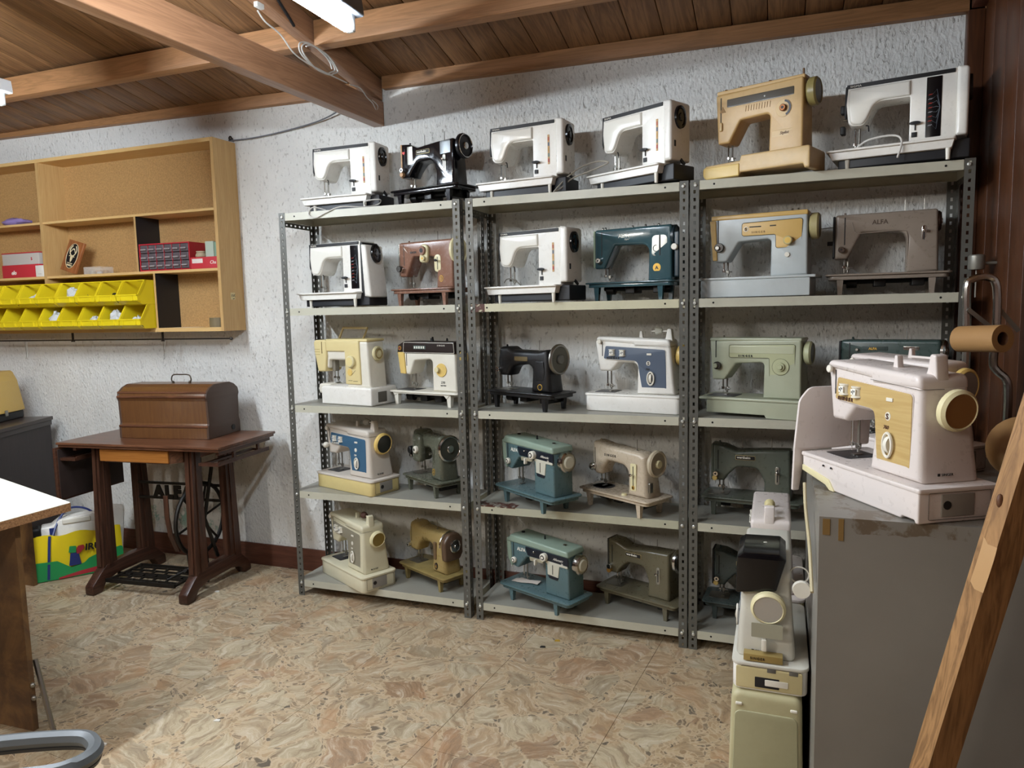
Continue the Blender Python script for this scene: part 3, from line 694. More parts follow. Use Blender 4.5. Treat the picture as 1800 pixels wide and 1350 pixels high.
# ---- machines with a flat front panel, built on a box base
def boxbase(t, L, D, zb, mat, r=.02, rim=True, bottom=0.0, lower=None, cut=False):
    bm0 = MB().plate(rect(0, L, 0, D, r), bottom, zb-.006, .004)
    if cut: bm0 = MB().prism(fil([(.0, .034, .004), (.105, .018, .006), (.130, .0, .003), (L-.05, .0, .003), (L-.045, .006, .002), (L-.012, .006, .002), (L-.008, .0, .003), (L, .0, .004), (L, zb-.006, .003), (0, zb-.006, .003)], .003), .0, D, .004)
    b = obj('base', bm0, lower or mat, t)
    obj('bed', MB().plate(rect(-.004 if rim else .002, L+.004 if rim else L-.002, -.003 if rim else .002, D+.003 if rim else D-.002, r), zb-.010, zb, .003), mat, t)
    return b
def spool_holder(t, x, z, mat, side=1, thread=None):
    o = obj('spool_stand', MB().prism(fil([(x, z-.01, .002), (x+.036, z-.01, .002), (x+.030, z+.042, .006), (x+.014, z+.045, .006), (x+.008, z+.012, .01)], .004), .075, .105, .004), mat, t)
    obj('spool_pin', MB().cyl((x+.016, .09, z+.034), (x-.055, .09, z+.034), .0028, 8), mat, o)
    if thread: obj('spool_cap', MB().lathe([(.002, -.006), (.016, -.006), (.016, .0), (.011, .018), (.009, .02), (.002, .02)], 'x', n=18), thread, o, loc=(x-.03, .09, z+.034))
    return o
def fam7(label, lv, x, y, yaw, mat, panel, low=None, wheel_rim=None, wheel_face=None, wr=.042, ext=True, thread=None, model='756', letters=M_TEXTB, D=.18, L=.40, dz=0, wz=.228, wdia=None, grp=None, zb=.072, side_box=True, top_mat=None, stand=True, cut=False):
    t = M(label, lv, x, y, yaw, grp, dz)
    boxbase(t, L, D, zb, mat, .022 if not cut else .006, True, 0.0, low, cut)
    rp = obj('end_recess', MB().bbox(L-.001, L+.0022, D*.28, D*.70, .012, zb-.014, .002), plain('recess_shade', '8d8880', .5), t); obj('socket_hole', MB().side(circ(D*.35, .036, .009, 12), L+.002, L+.0032), plain('recess_black', '1a1918', .6), rp); obj('recess_rim', MB().tube([(L+.002, a, b_) for a, b_ in rect(D*.12, D*.9, .008, zb-.010, .003)], .0006, 4, True), plain('seam_dark', '55504a', .8), t)
    def wp(px, py, pz):
        c = .095; k = 1.12 if px > .2 else 1.0
        if px > .2: k += .55*max(0, (.20-pz)/.15)*.6
        return (px, c+(py-c)*k, pz)
    P = [(.215, zb, .004), (.372, zb, .004), (.350, .262, .006), (.345, .286, .014), (.040, .300, .014), (.030, .280, .01), (.048, .160, .008), (.098, .160, .012), (.132, .196, .012), (.215, .196, .022)]
    obj('body', MB().prism(fil(P, .01), .045, .145, .012, wp), mat, t, ang=50)
    obj('top_cover', MB().prism(fil([(.200, .262, .002), (.350, .262, .002), (.347, .290, .016), (.20, .297, .006), (.045, .303, .012), (.034, .286, .006), (.20, .272, .004)], .004), .036, .152, .010), top_mat or mat, t, ang=50)
    obj('seam', MB().tube([(.20, .035, .270), (.35, .035, .2615), (.352, .09, .2615)], .0006, 4), plain('seam_dark', '55504a', .8), t)
    # L shaped panel
    Q = [(.238, .090, .004), (.338, .086, .006), (.330, .250, .010), (.078, .264, .006), (.070, .212, .005), (.216, .205, .020)]
    po = obj('control_panel', MB().prism(fil(Q, .006), .0385, .047, .001, lambda a, b_, c: (a, b_-.010*max(0, (.20-c)/.15)*.9-.0045*(a > .2), c)), panel, t, ang=50)
    obj('panel_rim', MB().tube([(a, .0415-.010*max(0, (.20-c)/.15)*.9-.0045*(a > .2), c) for a, c in inset(fil(Q, .006), -.001)], .0014, 5, True), mat, t)
    for k, xx in enumerate((.100, .145)):
        o = obj('stitch_dial', MB().lathe([(.0005, -.013), (.0145, -.013), (.0145, -.010), (.012, -.009), (.012, .009), (.0145, .010), (.0145, .013), (.0005, .013)], 'z', n=18), OFFW, po, loc=(xx+.006, .040, .238-k*.002))
        obj('dial_window', MB().bbox(-.0085, .0085, -.0132, -.011, -.007, .007, .0004), M_GLASSY, o)
        obj('dial_mark', MB().box(-.001, .001, -.0136, -.0131, -.005, .005).box(-.006, -.003, -.0136, -.0131, -.002, .002).box(.003, .006, -.0136, -.0131, 0, .004), M_TEXTB, o)
    text(po, 'SINGER', .084, .0362, .212, .0105, letters, spacing=1.75, bold=.0007)
    badge(po, .262, .196, .0335, .0085, OFFW, OFFW, 'S', letters, .017, 1.1)
    obj('badge', MB().bbox(.255, .275, .032, .035, .228, .236, .001), OFFW, po)
    text(po, model, .250, .0320, .168, .011, letters, shear=.25, bold=.0004)
    for xx in (.262, .275):
        obj('stitch_wheel', MB().tube([(xx+(.012 if xx < .27 else -.002)-.014*math.cos(a*PI/10-PI/2) * (1 if xx < .27 else -1)*1.0, .020+.004, .136+.026*math.sin(a*PI/10-PI/2)) for a in range(11)], .0032, 6), OFFW, po)
    obj('stitch_drum', MB().lathe([(.0005, -.005), (.022, -.005), (.022, .005), (.0005, .005)], 'x', n=20), OFFW, po, loc=(.272, .040, .136))
    slot(t, .062, .222, .280, .0445, .0035)
    needle(t, .068, .088, .165, zb)
    needle_plate(t, .025, .115, .045, .135, zb, plain('dark_plate', '47474a', .35, .7))
    wf = wheel(t, .354+.010, .100, wz, wr, .024, wheel_rim or YELP, wheel_face or plain('spun_alu', 'a9a9a6', .3, .6), None, .3, .12)
    wf.rotation_euler = (0, math.radians(6), 0)
    if stand: spool_holder(t, .312, .288, mat, 1, thread)
    obj('finger', MB().prism(fil([(.205, .292, .002), (.222, .292, .002), (.218, .322, .003), (.210, .323, .003)], .002), .085, .10, .002), mat, t)
    disc(t, 'tension_dial', .052, .036, .282, .009, .006, OFFW)
    text(t, '\u25A0 SINGER', L*0+.3745, .062, .088, .0075, M_TEXTB, face='right', spacing=1.1)
    return t

# ---- the machines of the photograph: top shelves first
G_SIG = 'white machines with a black name strip'
fam_sigma('white machine with black handwheel on the very top, nearest the wooden cabinet', 4, .083, .05, -.5)
fam_sigma('white machine on top of the middle unit, next to the glossy black machine', 4, .950, .06, -7.5)
fam_sigma('white machine with white cords by its needle, on top next to the tan machine', 4, 1.408, .115, -28)
a6 = fam_sigma('white machine with black stitch panel on the top shelf by the brown wall', 4, 2.292, .03, -11.5, 'black', L=.39)
fam_sigma('white machine with black stitch panel and its side cover hanging open', 3, .038, .05, -7.5, 'black', True)
fam_sigma('white machine beside the glossy teal machine, second shelf of the middle unit', 3, .980, .05, -15, cords=1)
for k, z in enumerate((.20, .13)): obj('face_clip', MB().bbox(.030, .046, .06, .09, z, z+.028, .003), M_BLK, a6)

def wert(label, lv, x, y, yaw, mat, face, wr=.050, wm=None, wf=None, knobc=None, **kw):
    t = classic(label, lv, x, y, yaw, mat, face, big=wr, wheelm=wm, wface=wf, style=1, name='wertheim', nsize=.013, nbox=True, nx=.135, H=.268, spins=((.15, .08), (.26, .08)), **kw)
    lever_plate(t, .278, .294, .135, .205, .0405, ALU, True, .007)
    disc(t, 'tension_dial', .052, .045, .145, .010, .016, knobc or YELP)
    return t
ALU = plain('brushed_plate', 'a8a69c', .35, .8)
BLKE = paint('black_enamel', '101116', .16, 0, .08, '4a4038', coat=.4)
t = wert('glossy black machine with red heart sticker and beige end cap, on the top', 4, .515, .10, -13, BLKE, plain('beige_cap', 'b98f62', .5), .052, plain('black_rim', '15161a', .3), plain('wheel_dark', '24272d', .4), plain('beige_cap', 'b98f62', .5))
obj('wheel_ring', MB().tube([(.368, .0865+.047*math.cos(a), .236+.047*math.sin(a)) for a in [2*PI*k/24 for k in range(24)]], .0018, 5, True), CHROME, t)
obj('heart_sticker', MB().prism([(.058+.0075*(16*math.sin(a)**3)/16, .238+.0065*(13*math.cos(a)-5*math.cos(2*a)-2*math.cos(3*a)-math.cos(4*a))/13) for a in [2*PI*k/24 for k in range(24)]], .0425, .0445, 0), plain('heart_red', 'd8321f', .4), t)
obj('front_plate', MB().prism(rect(.078, .108, .185, .262, .002), .0435, .046, .0005), ALU, t)
obj('pillar_plate', MB().prism(fil([(.262, .16), (.318, .16), (.318, .262), (.262, .262)], .008), .0425, .046, .0005), plain('silver_mask', '7f8385', .3, .8), t)

# tan machine with the dial (top, third unit)
def boxy(label, lv, x, y, yaw, mat, H=.315, zb=.075, dz=0, L=.41, hx0=.028, hx1=.085, px0=.245, px1=.372, tl=None, zh=.135, za=.215, y0=.045, y1=.14, b=.008, head=None, hb=.008):
    t = M(label, lv, x, y, yaw, None, dz)
    P = [(px0, zb, .003), (px1, zb, .003), (px1-.004, H, .008), (hx0, (tl or H-.006), .006), (hx0+.010, zh, .006), (hx1, zh, .012), (hx1+.045, za-.006, .014), (px0, za, .014)]
    obj('body', MB().prism(fil(P, .01), y0, y1, b, lambda a, b_, c: (a, .09+(b_-.09)*(1+.18*max(0, (.2-c)/.13) if a > .2 else 1), c)), mat, t, ang=50)
    return t
TAN = paint('tan_plastic', 'c2a06a', .42, 0, .18, '6f4f28'); TAN2 = paint('tan_base', 'c9ab78', .42, 0, .2, '6f4f28')
t = boxy('tan machine with a brown dial and long dark window, on the top', 4, 1.872, .05, -20, TAN, H=.318, zb=.07); t.scale = (.93, .96, 1)
b0 = obj('base', MB().prism(fil([(.0, .004, .02), (.14, .004, .004), (.15, .018, .004), (.385, .018, .004), (.39, .004, .003), (.41, .004, .006), (.41, .078, .01), (.15, .078, .006), (.145, .060, .004), (.0, .056, .01)], .004), .005, .175, .006), TAN2, t)
obj('free_arm_end', MB().prism(fil([(-.004, .006, .02), (.145, .006, .004), (.145, .050, .003), (-.004, .050, .01)], .004), .001, .012, .004), YELP, b0)
obj('dark_window', MB().prism(rect(.075, .335, .262, .290, .003), .0435, .047, .0008, lambda a, b_, c: (a, b_, c)), plain('dark_window', '4b4438', .25), t)
disc(t, 'indicator_pin', .225, .044, .276, .003, .003, M_GLASSY)
for k in range(10): obj('groove', MB().bbox(-.0008, .0008, -.001, .001, 0, .020, .0004), plain('tan_line', '8c6a3a', .6), t, loc=(.150+k*.0105, .0445, .236)).rotation_euler = (0, .12, 0)
o = disc(t, 'stitch_dial', .298, .044, .222, .030, .003, TAN2, .001)
obj('dial_arc', MB().prism([(.298+.028*math.cos(a), .222+.028*math.sin(a)) for a in [(-1.2+q*.26) for q in range(11)]]+[(.298+.021*math.cos(a), .222+.021*math.sin(a)) for a in [(-1.2+(10-q)*.26) for q in range(11)]], .0400, .0415, 0), plain('dial_navy', '2f3440', .5), o, loc=(-.298, -.044, -.222))
disc(t, 'dial_knob', .298, .040, .222, .012, .012, plain('bronze_knob', '7a4a26', .3, .6), .002, M_BLK, .005)
obj('name_panel', MB().prism(rect(.256, .360, .128, .150, .003), .0405, .043, .0006), TAN2, t); text(t, 'Stylist', .285, .0395, .134, .014, plain('brown_print', '5a3a1c', .5), shear=.35)
obj('triangle_badge', MB().prism([(.045, .246), (.070, .246), (.057, .268)], .0435, .046, 0), plain('tan_line', '8c6a3a', .6), t)
obj('top_cover', MB().bbox(.03, .372, .05, .135, .312, .326, .004), TAN, t)
for a in (.06, .12, .235): knobt(t, a, .07, .325, .006, .008, plain('bronze_knob', '7a4a26', .3, .6))
obj('lever', MB().bbox(.355, .362, .07, .078, .32, .35, .002), plain('brown_plastic', '6b4a26', .4), t)
obj('tension_lever', MB().bbox(.045, .058, .038, .046, .18, .212, .004), TAN2, t); slot(t, .050, .205, .300, .0445, .004)
needle(t, .062, .09, .14, .062); wheel(t, .375, .092, .270, .048, .034, plain('olive_rim', '8f8250', .35), plain('brown_face', '5a4a2c', .4), None, .3, .1)

# ---- second shelf
BRN = paint('brown_enamel', '8b6654', .25, 0, .15, '4a3226', coat=.2)
t = classic('brown machine with cream knobs and a large cream handwheel', 3, .487, .12, -11, BRN, style=2, H=.285, big=.062, wheelm=CREAM, wface=plain('cream_face', 'cbbf98', .4), name='SINGER', nsize=.012, nx=.10, nz=.232, nmat=M_TEXTB, wz=.235, spins=((.235, .09), (.315, .09))); t.scale = (.92, 1, 1)
o = obj('cream_cover', MB().prism(fil([(.165, .190, .014), (.215, .186, .014), (.222, .262, .02), (.178, .272, .018)], .01), .030, .048, .006), CREAM, t)
disc(t, 'stitch_knob', .190, .030, .240, .020, .010, BRN, .002, M_BLK, .010); disc(t, 'stitch_knob', .198, .028, .205, .011, .012, CREAM, .002, M_GOLD, .005)
lever_plate(t, .248, .286, .145, .220, .044, CREAM, True, .016, M_BLK); badge(t, .290, .115, .0385, .011, BRN, M_GOLD, 'S', M_GOLD, .014)
disc(t, 'tension_dial', .048, .035, .165, .014, .018, DSTEEL)
obj('scratch_mark', MB().prism([(.062, .262), (.085, .236), (.066, .252)], .044, .046, 0), M_TEXTW, t)

TEAL = paint('teal_gloss', '38545a', .14, 0, .06, '2a3a3c', coat=.6)
t = classic('glossy teal machine with round gold badge and silver stitch plate', 3, 1.391, .12, -11, TEAL, plain('pale_green_cap', 'a3b295', .5), style=2, H=.290, big=.045, wheelm=plain('teal_dark', '1d2c33', .3), wface=plain('teal_dark', '1d2c33', .3), hub=CHROME, name='ALFA', nsize=.020, nx=.135, nz=.250, nmat=M_TEXTW, spins=(), wz=.245)
text(t, 'Super', .160, .0443, .240, .009, M_TEXTW, shear=.4); badge(t, .298, .125, .0395, .016, M_GOLD, M_GOLD, 'A', M_TEXTB, .018, 1.05)
o = obj('stitch_plate', MB().prism(fil([(.275, .170), (.340, .170), (.338, .250), (.278, .250)], .014), .0425, .046, .0008), ALU, t)
obj('plate_slot', MB().bbox(.306, .312, .0405, .043, .172, .250, .001), M_BLK, o)
obj('dial_arc', MB().tube([(.292+.010*math.cos(a), .0418, .200+.012*math.sin(a)) for a in [1.2+k*.35 for k in range(12)]], .0012, 5), M_BLK, o)
for a in (.05, .062, .18, .235, .29): knobt(t, a, .085, .288, .005, .012, STEEL)
obj('motor_cover', MB().bbox(.370, .392, .03, .10, .085, .26, .006), plain('teal_dark', '1d2c33', .3), t); disc(t, 'bobbin_winder', .375, .045, .200, .012, .03, OFFW)

GRY = paint('grey_blue_enamel', 'b5bbba', .35, 0, .15, '7a7c72'); YTAN = paint('yellow_tan', 'c7a35e', .4, 0, .1, '7a5a28')
t = boxy('grey machine with a yellow-tan top and front panel, second shelf of third unit', 3, 1.862, .055, -9, GRY, H=.302, zb=.075, za=.212)
obj('base', MB().bbox(0, .385, .004, .172, .002, .066, .003), GRY, t); obj('bed', MB().plate(rect(-.02, .405, 0, .18, .006), .066, .075, .002), GRY, t)
obj('top_cover', MB().bbox(.028, .370, .043, .142, .288, .306, .005), YTAN, t); obj('face_plate', MB().prism(fil([(.024, .288), (.036, .14), (.052, .14), (.046, .288)], .003), .040, .142, .002), YTAN, t)
o = obj('control_panel', MB().prism(fil([(.142, .226), (.262, .226), (.262, .176), (.348, .176), (.352, .276), (.142, .272)], .008), .0425, .047, .001), YTAN, t)
obj('panel_rim', MB().tube([(a, .0428, c) for a, c in inset(fil([(.142, .226), (.262, .226), (.262, .176), (.348, .176), (.352, .276), (.142, .272)], .008), -.001)], .0008, 4, True), M_BLK, t)
badge(o, .156, .250, .042, .009, YTAN, M_TEXTW, 'S', M_TEXTB, .015, 1.0); text(o, 'SINGER', .176, .0418, .234, .010, plain('brown_print', '5a3a1c', .5), spacing=1.6)
for a0, a1 in ((.168, .210), (.240, .262)): obj('lever_slot', MB().bbox(a0, a1, .0412, .043, .255, .259, .001), M_BLK, o)
disc(t, 'stitch_knob', .305, .042, .200, .016, .020, plain('clear_knob', 'c9bb88', .15, .3), .003, plain('knob_gold', 'b89a50', .3, .6), .010); disc(t, 'reverse_button', .302, .042, .150, .009, .006, OFFW)
for a in (.25, .27): knobt(t, a+.06, .09, .304, .004, .014)
slot(t, .054, .190, .300, .0445, .0035); disc(t, 'tension_dial', .060, .042, .188, .017, .012, DSTEEL); disc(t, 'tension_dial', .056, .030, .186, .008, .010, STEEL)
needle(t, .066, .09, .135, .075); wheel(t, .372, .092, .250, .047, .032, paint('olive_cream', 'a89d70', .35, 0, .1, '5f5530'), plain('brown_face', '4a3f2e', .4), None, .3, .1)

TAUPE = paint('taupe_enamel', '8a7d70', .3, 0, .12, '4a4238')
t = classic('taupe machine with a black face plate on the second shelf beside the brown wall', 3, 2.296, .095, -4, TAUPE, M_BLK, L=.40, style=2, H=.290, big=.036, wheelm=plain('bronze_rim', '4a3a34', .25, .7), wface=plain('bronze_face', '3a2c28', .35, .5), name='ALFA', nsize=.022, nx=.150, nz=.248, nmat=plain('brown_print2', '4a3c30', .5), spins=((.255, .09), (.315, .09)), wz=.250)
lever_plate(t, .306, .320, .175, .235, .044, CHROME, True, .007, CHROME); obj('trim_line', MB().tube(smooth_path([(.085, .0445, .258), (.098, .0445, .222), (.13, .0445, .219), (.24, .0445, .222), (.262, .0445, .205), (.264, .0445, .12)]), .0016, 5), TAUPE, t)
obj('face_knob', MB().cyl((.024, .085, .19), (.004, .085, .19), .008, 10), M_BLK, t); obj('thread_rod', MB().cyl((-.02, .07, .245), (.03, .07, .247), .002, 6), STEEL, t)

# ---- third shelf
t = M('cream and white machine with a folded carrying handle on top', 2, .079, .075, -10, None, .0); t.scale = (.90, 1, 1)
obj('base', MB().prism(fil([(.06, .0, .006), (.40, .0, .008), (.40, .082, .012), (.08, .086, .008), (.06, .080, .01)], .006), .005, .185, .008), WHITE, t)
obj('free_arm', MB().bbox(.015, .10, .03, .12, .045, .092, .010), OFFW, t); obj('arm_lower_panel', MB().bbox(.012, .06, .06, .10, .018, .046, .010), YELP, t)  # free arm with a yellowed plastic block below it
obj('body', MB().prism(fil([(.215, .08, .004), (.375, .08, .004), (.360, .292, .012), (.02, .292, .012), (.03, .165, .01), (.098, .165, .01), (.10, .205, .01), (.215, .205, .006)], .01), .03, .145, .010), OFFW, t, ang=50)
obj('top_cover', MB().prism(fil([(.085, .248), (.21, .248), (.21, .235), (.30, .235), (.30, .10), (.222, .10), (.222, .115), (.285, .24), (.365, .262), (.358, .300), (.085, .300)], .004), .024, .036, .004), CREAM, t) if False else None
obj('front_cover', MB().prism(fil([(.215, .095, .004), (.318, .095, .004), (.312, .296, .008), (.085, .296, .006), (.088, .245, .004), (.215, .245, .004)], .004), .022, .036, .006), paint('cream_front', 'd9c893', .4, 0, .06, '8f7f50'), t, ang=50)
obj('head_cover', MB().prism(fil([(.004, .286, .01), (.010, .235, .006), (.030, .150, .008), (.082, .150, .012), (.092, .225, .006), (.090, .298, .008), (.015, .298, .01)], .006), .018, .130, .008), paint('cream_front', 'd9c893', .4, 0, .06, '8f7f50'), t, ang=50)
for a in (.0, .006, .012): obj('rib', MB().bbox(.012, .050, .0165, .019, .230+a*2, .2315+a*2, .0004), plain('rib_line', 'a48f50', .6), t)
slot(t, .064, .235, .290, .018, .005, plain('slot_brown', '6b5426', .6)); obj('top_lid', MB().bbox(.08, .362, .030, .150, .290, .302, .005), paint('cream_front', 'd9c893', .4, 0, .06, '8f7f50'), t)
obj('carrying_handle', MB().tube([(.10, .10, .298), (.135, .10, .352), (.30, .10, .350), (.268, .10, .300)], .0058, 8), plain('handle_tan', 'a8946a', .5), t)
disc(t, 'stitch_dial', .262, .022, .200, .027, .016, CREAM, .004, plain('dial_cap', 'dccb90', .4), .020); disc(t, 'dial_plate', .248, .0225, .150, .016, .003, YELP, .001)
obj('print_line', MB().tube([(.24, .0215, .155), (.262, .0215, .140), (.285, .0215, .160)], .0007, 4), M_TEXTB, t); obj('print_mark', MB().bbox(.235, .262, .0212, .0222, .112, .1135, .0002).bbox(.268, .298, .0212, .0222, .109, .1105, .0002), M_TEXTB, t)
wheel(t, .366, .085, .235, .034, .018, CREAM, CREAM, None, .3, .2); obj('wheel_ring', MB().tube([(.385, .085+.021*math.cos(a), .235+.021*math.sin(a)) for a in [2*PI*k/20 for k in range(20)]], .0022, 6, True), plain('ring_brown', '8c7440', .5), t)
obj('hook', MB().bbox(.098, .125, .03, .034, .262, .268, .001), plain('slot_brown', '6b5426', .6), t); needle(t, .078, .085, .150, .092); obj('clear_guard', MB().bbox(.095, .118, .05, .08, .150, .205, .004), plain('smoke_shade', '7a7468', .3), t)
obj('socket_recess', MB().bbox(.4, .4025, .05, .11, .015, .062, .002), plain('recess_grey', '5c5850', .6), t)

t = M('white machine with black top panel and yellow round dial, third shelf beside the cream one', 2, .457, .13, -13)
obj('bed', MB().plate(rect(0, .40, 0, .17, .018), .056, .064, .003), OFFW, t); obj('bed_skirt', MB().prism(fil([(.02, .060), (.03, .040), (.05, .050), (.32, .050), (.335, .036), (.36, .060)], .004), .006, .164, .002), OFFW, t)
legs(t, [(.04, .02), (.345, .02), (.04, .15), (.345, .15)], .052, OFFW, .012, .008); mechanism(t, .36, .16, .055, .05, .30)
obj('body', MB().prism(fil([(.232, .064, .004), (.368, .064, .004), (.362, .245, .006), (.035, .250, .006), (.055, .138, .008), (.10, .135, .012), (.128, .200, .016), (.232, .208, .016)], .01), .04, .135, .009), OFFW, t, ang=50)
o = obj('top_panel', MB().prism(fil([(.030, .232), (.366, .232), (.362, .285), (.075, .288), (.034, .268)], .004), .036, .130, .004), plain('espresso_panel', '241a17', .3), t)
obj('panel_rim', MB().tube([(a, .0355, c) for a, c in inset(fil([(.068, .236), (.362, .236), (.358, .280), (.072, .282)], .004), 0)], .0011, 5, True), OFFW, o)
text(o, 'SINGER', .268, .0345, .266, .0095, M_TEXTW, spacing=1.5); obj('window', MB().bbox(.13, .20, .0345, .037, .252, .268, .001), plain('green_window', '5d6b66', .3), o)
for k in range(5): obj('mark', MB().bbox(.135+k*.013, .142+k*.013, .0335, .035, .255, .265, .0005), M_TEXTW, o)
badge(o, .048, .256, .035, .009, plain('badge_red', '6b2f22', .5), M_GOLD, None, None, .01, 1.1)
obj('face_door', MB().prism(fil([(.034, .238), (.048, .140), (.080, .138), (.072, .238)], .004), .034, .044, .003), YELP, t); slot(t, .083, .175, .238, .0395, .003)
disc(t, 'stitch_dial', .285, .040, .160, .030, .004, YELP, .001); disc(t, 'dial_knob', .268, .036, .162, .012, .014, CREAM, .002)
text(t, '270', .280, .0395, .100, .015, M_TEXTB, shear=.2); text(t, 'super silent', .278, .0395, .090, .0065, M_TEXTB, bold=.0004)
for a in (.20, .29): knobt(t, a, .08, .288, .005, .012, M_BLK)
obj('spool_lever', MB().prism([(.20, .286), (.215, .286), (.212, .306)], .07, .08, 0), M_BLK, t); needle(t, .078, .085, .138, .064); needle_plate(t, .02, .13, .03, .12, .064, plain('dark_plate', '47474a', .35, .7)); wheel(t, .366, .085, .215, .030, .016, YELP, CREAM, None, .3, .2)

BLK2 = paint('old_black_enamel', '121214', .4, 0, .2, '3a3028')
t = classic('old black machine with a big dull metal handwheel, third shelf of the middle unit', 2, .938, .130, -23, BLK2, BLK2, L=.385, big=.064, wheelm=STEEL, wface=plain('dull_wheel', '5d5a50', .4, .6), hub=plain('dull_hub', '6e6c66', .4, .7), H=.250, wz=.212, name='SINGER', nsize=.013, nx=.150, nmat=M_GOLD, spins=((.262, .07),), ww=.016)
obj('worn_decal', MB().prism(rect(.140, .215, .203, .222, .004), .0437, .046, .0004), plain('worn_gold', '5a4a28', .6), t)
obj('stitch_lever_plate', MB().prism(fil([(.262, .125), (.305, .125), (.312, .16), (.305, .205), (.262, .205), (.256, .165)], .006), .0385, .045, .002), BLK2, t); slot(t, .284, .140, .195, .0385, .003, name='lever_slot')
badge(t, .288, .098, .038, .013, BLK2, M_GOLD, None, None, .01, 1.0)

BLUE = paint('panel_blue', '4d596a', .4, 0, .05, '33425a'); BLUE2 = paint('panel_blue_bright', '3b5f7a', .4, 0, .05, '244a68')
fam7('white machine with slate blue panel, third shelf of the middle unit', 2, 1.393, .11, -9, WHITE, BLUE, WHITE, wr=.042, thread=plain('thread_cone', 'b9b6a8', .7), model='750', letters=M_TEXTB)

GRN = paint('pale_green_enamel', 'a9ad95', .33, 0, .12, '6a6c55'); GRNP = paint('pale_green_panel', 'adb08c', .38, 0, .08, '6a6c55')
t = boxy('pale green machine with a round concentric dial, third shelf of the third unit', 2, 1.854, .08, -15, GRN, H=.292, zb=.072, za=.205, px0=.235, px1=.370)
obj('base', MB().prism(fil([(.03, .012, .003), (.25, .012, .003), (.255, .0, .002), (.385, .0, .003), (.385, .062, .004), (.03, .062, .004)], .003), .006, .165, .003), GRN, t)
obj('bed', MB().plate(rect(0, .40, 0, .175, .008), .062, .072, .003), GRN, t); needle_plate(t, .02, .13, .03, .13, .072, plain('dark_plate', '47474a', .35, .7))
o = obj('control_panel', MB().prism(fil([(.105, .222), (.255, .222), (.258, .118), (.345, .114), (.345, .272), (.105, .268)], .006), .0425, .047, .0012), GRNP, t)
obj('panel_rim', MB().tube([(a, .0428, c) for a, c in inset(fil([(.105, .222), (.255, .222), (.258, .118), (.345, .114), (.345, .272), (.105, .268)], .006), -.001)], .0009, 4, True), plain('rim_dark', '57573f', .5), t)
obj('name_window', MB().prism(rect(.106, .342, .238, .266, .003), .0412, .044, .0008), paint('window_green', 'b9bca0', .2, 0, .05, '6a6c55'), o)
text(o, 'SINGER', .140, .0415, .225, .0105, M_TEXTB, spacing=1.7, bold=.0005)
for q, (r_, d_) in enumerate(((.030, .003), (.016, .010), (.009, .018))): disc(t, 'stitch_dial' if q < 2 else 'dial_knob', .296, .0425, .190, r_, d_, GRNP, .001)
obj('dial_ring', MB().tube([(.296+.0305*math.cos(a), .0405, .190+.0305*math.sin(a)) for a in [2*PI*k/24 for k in range(24)]], .0006, 4, True), plain('rim_dark', '57573f', .5), t)
slot(t, .052, .220, .285, .0445, .0035); disc(t, 'tension_dial', .060, .042, .190, .015, .012, DSTEEL); disc(t, 'tension_dial', .056, .030, .190, .009, .010, GRN)
for a in (.07, .285, .30): knobt(t, a, .085, .292, .004, .012)
obj('top_cover', MB().bbox(.028, .368, .045, .14, .284, .296, .004), GRN, t); needle(t, .066, .09, .140, .072); wheel(t, .370, .092, .240, .043, .026, GRNP, plain('green_face', '6d6c5a', .4), None, .3, .15)

DGRN = paint('dark_green_enamel', '3b4a46', .3, 0, .12, '22302c')
t = classic('dark green machine whose top shows behind the white machines on the grey cabinet', 2, 2.315, .13, -20, DGRN, M_BLK, style=2, H=.285, big=.04, wheelm=CHROME, wface=DSTEEL, name=None, spins=((.24, .09),), wz=.245)
obj('name_plate', MB().prism(rect(.105, .190, .246, .262, .003), .0435, .046, .0004), plain('plate_dark', '20302c', .4), t); text(t, 'ALFA', .127, .0428, .2485, .012, M_GOLD, bold=.0004)
obj('window', MB().prism(rect(.24, .29, .25, .262, .002), .0435, .046, .0004), CHROME, t); disc(t, 'stud', .088, .044, .248, .006, .008, STEEL)

# ---- fourth shelf
t = fam7('white machine with bright blue panel on a yellowed box base', 1, .053, .11, -18, paint('pinkish_white', 'cfc6ba', .33, 0, .08, '8f8068'), BLUE2, paint('yellow_base', 'd3c084', .4, 0, .1, '8f7f50'), wheel_rim=YELP, wr=.050, wheel_face=plain('spun_dark', '6b6a6a', .3, 1.0), thread=plain('thread_spool_d', '8a857a', .7), model='758', letters=M_TEXTW)
obj('tension_knob', MB().ell((0, 0, 0), .014, .016, .014, 14, 8).cyl((0, 0, 0), (0, .02, 0), .008, 10), OFFW, t, loc=(.045, .032, .200))
OLV = paint('olive_grey_enamel', '5a5c4e', .25, 0, .04, '2c2e24', coat=.2)
t = classic('olive grey machine with a large chrome ringed handwheel', 1, .486, .168, -31, OLV, OLV, L=.37, wx=.328, H=.272, big=.060, wheelm=CHROME, wface=plain('wheel_olive', '4b4c42', .35, .3), hub=CHROME, spins=(), wz=.218); t.scale = (.84, 1, 1)
obj('cam_housing', MB().prism(fil([(.075, .140, .02), (.155, .140, .02), (.165, .265, .03), (.085, .275, .02)], .02), .022, .06, .014), OLV, t); disc(t, 'stitch_knob', .132, .024, .200, .017, .016, OFFW, .004, M_BLK, .007)
disc(t, 'stitch_knob', .060, .040, .190, .018, .024, M_BLK, .004); badge(t, .268, .110, .038, .012, OLV, M_GOLD, 'A', M_GOLD, .014, 1.3); lever_plate(t, .252, .270, .150, .215, .0425, OLV)
text(t, 'ALFA', .100, .021, .238, .012, plain('grey_print', '8d8f80', .5)); knobt(t, .20, .08, .268); knobt(t, .26, .08, .268)

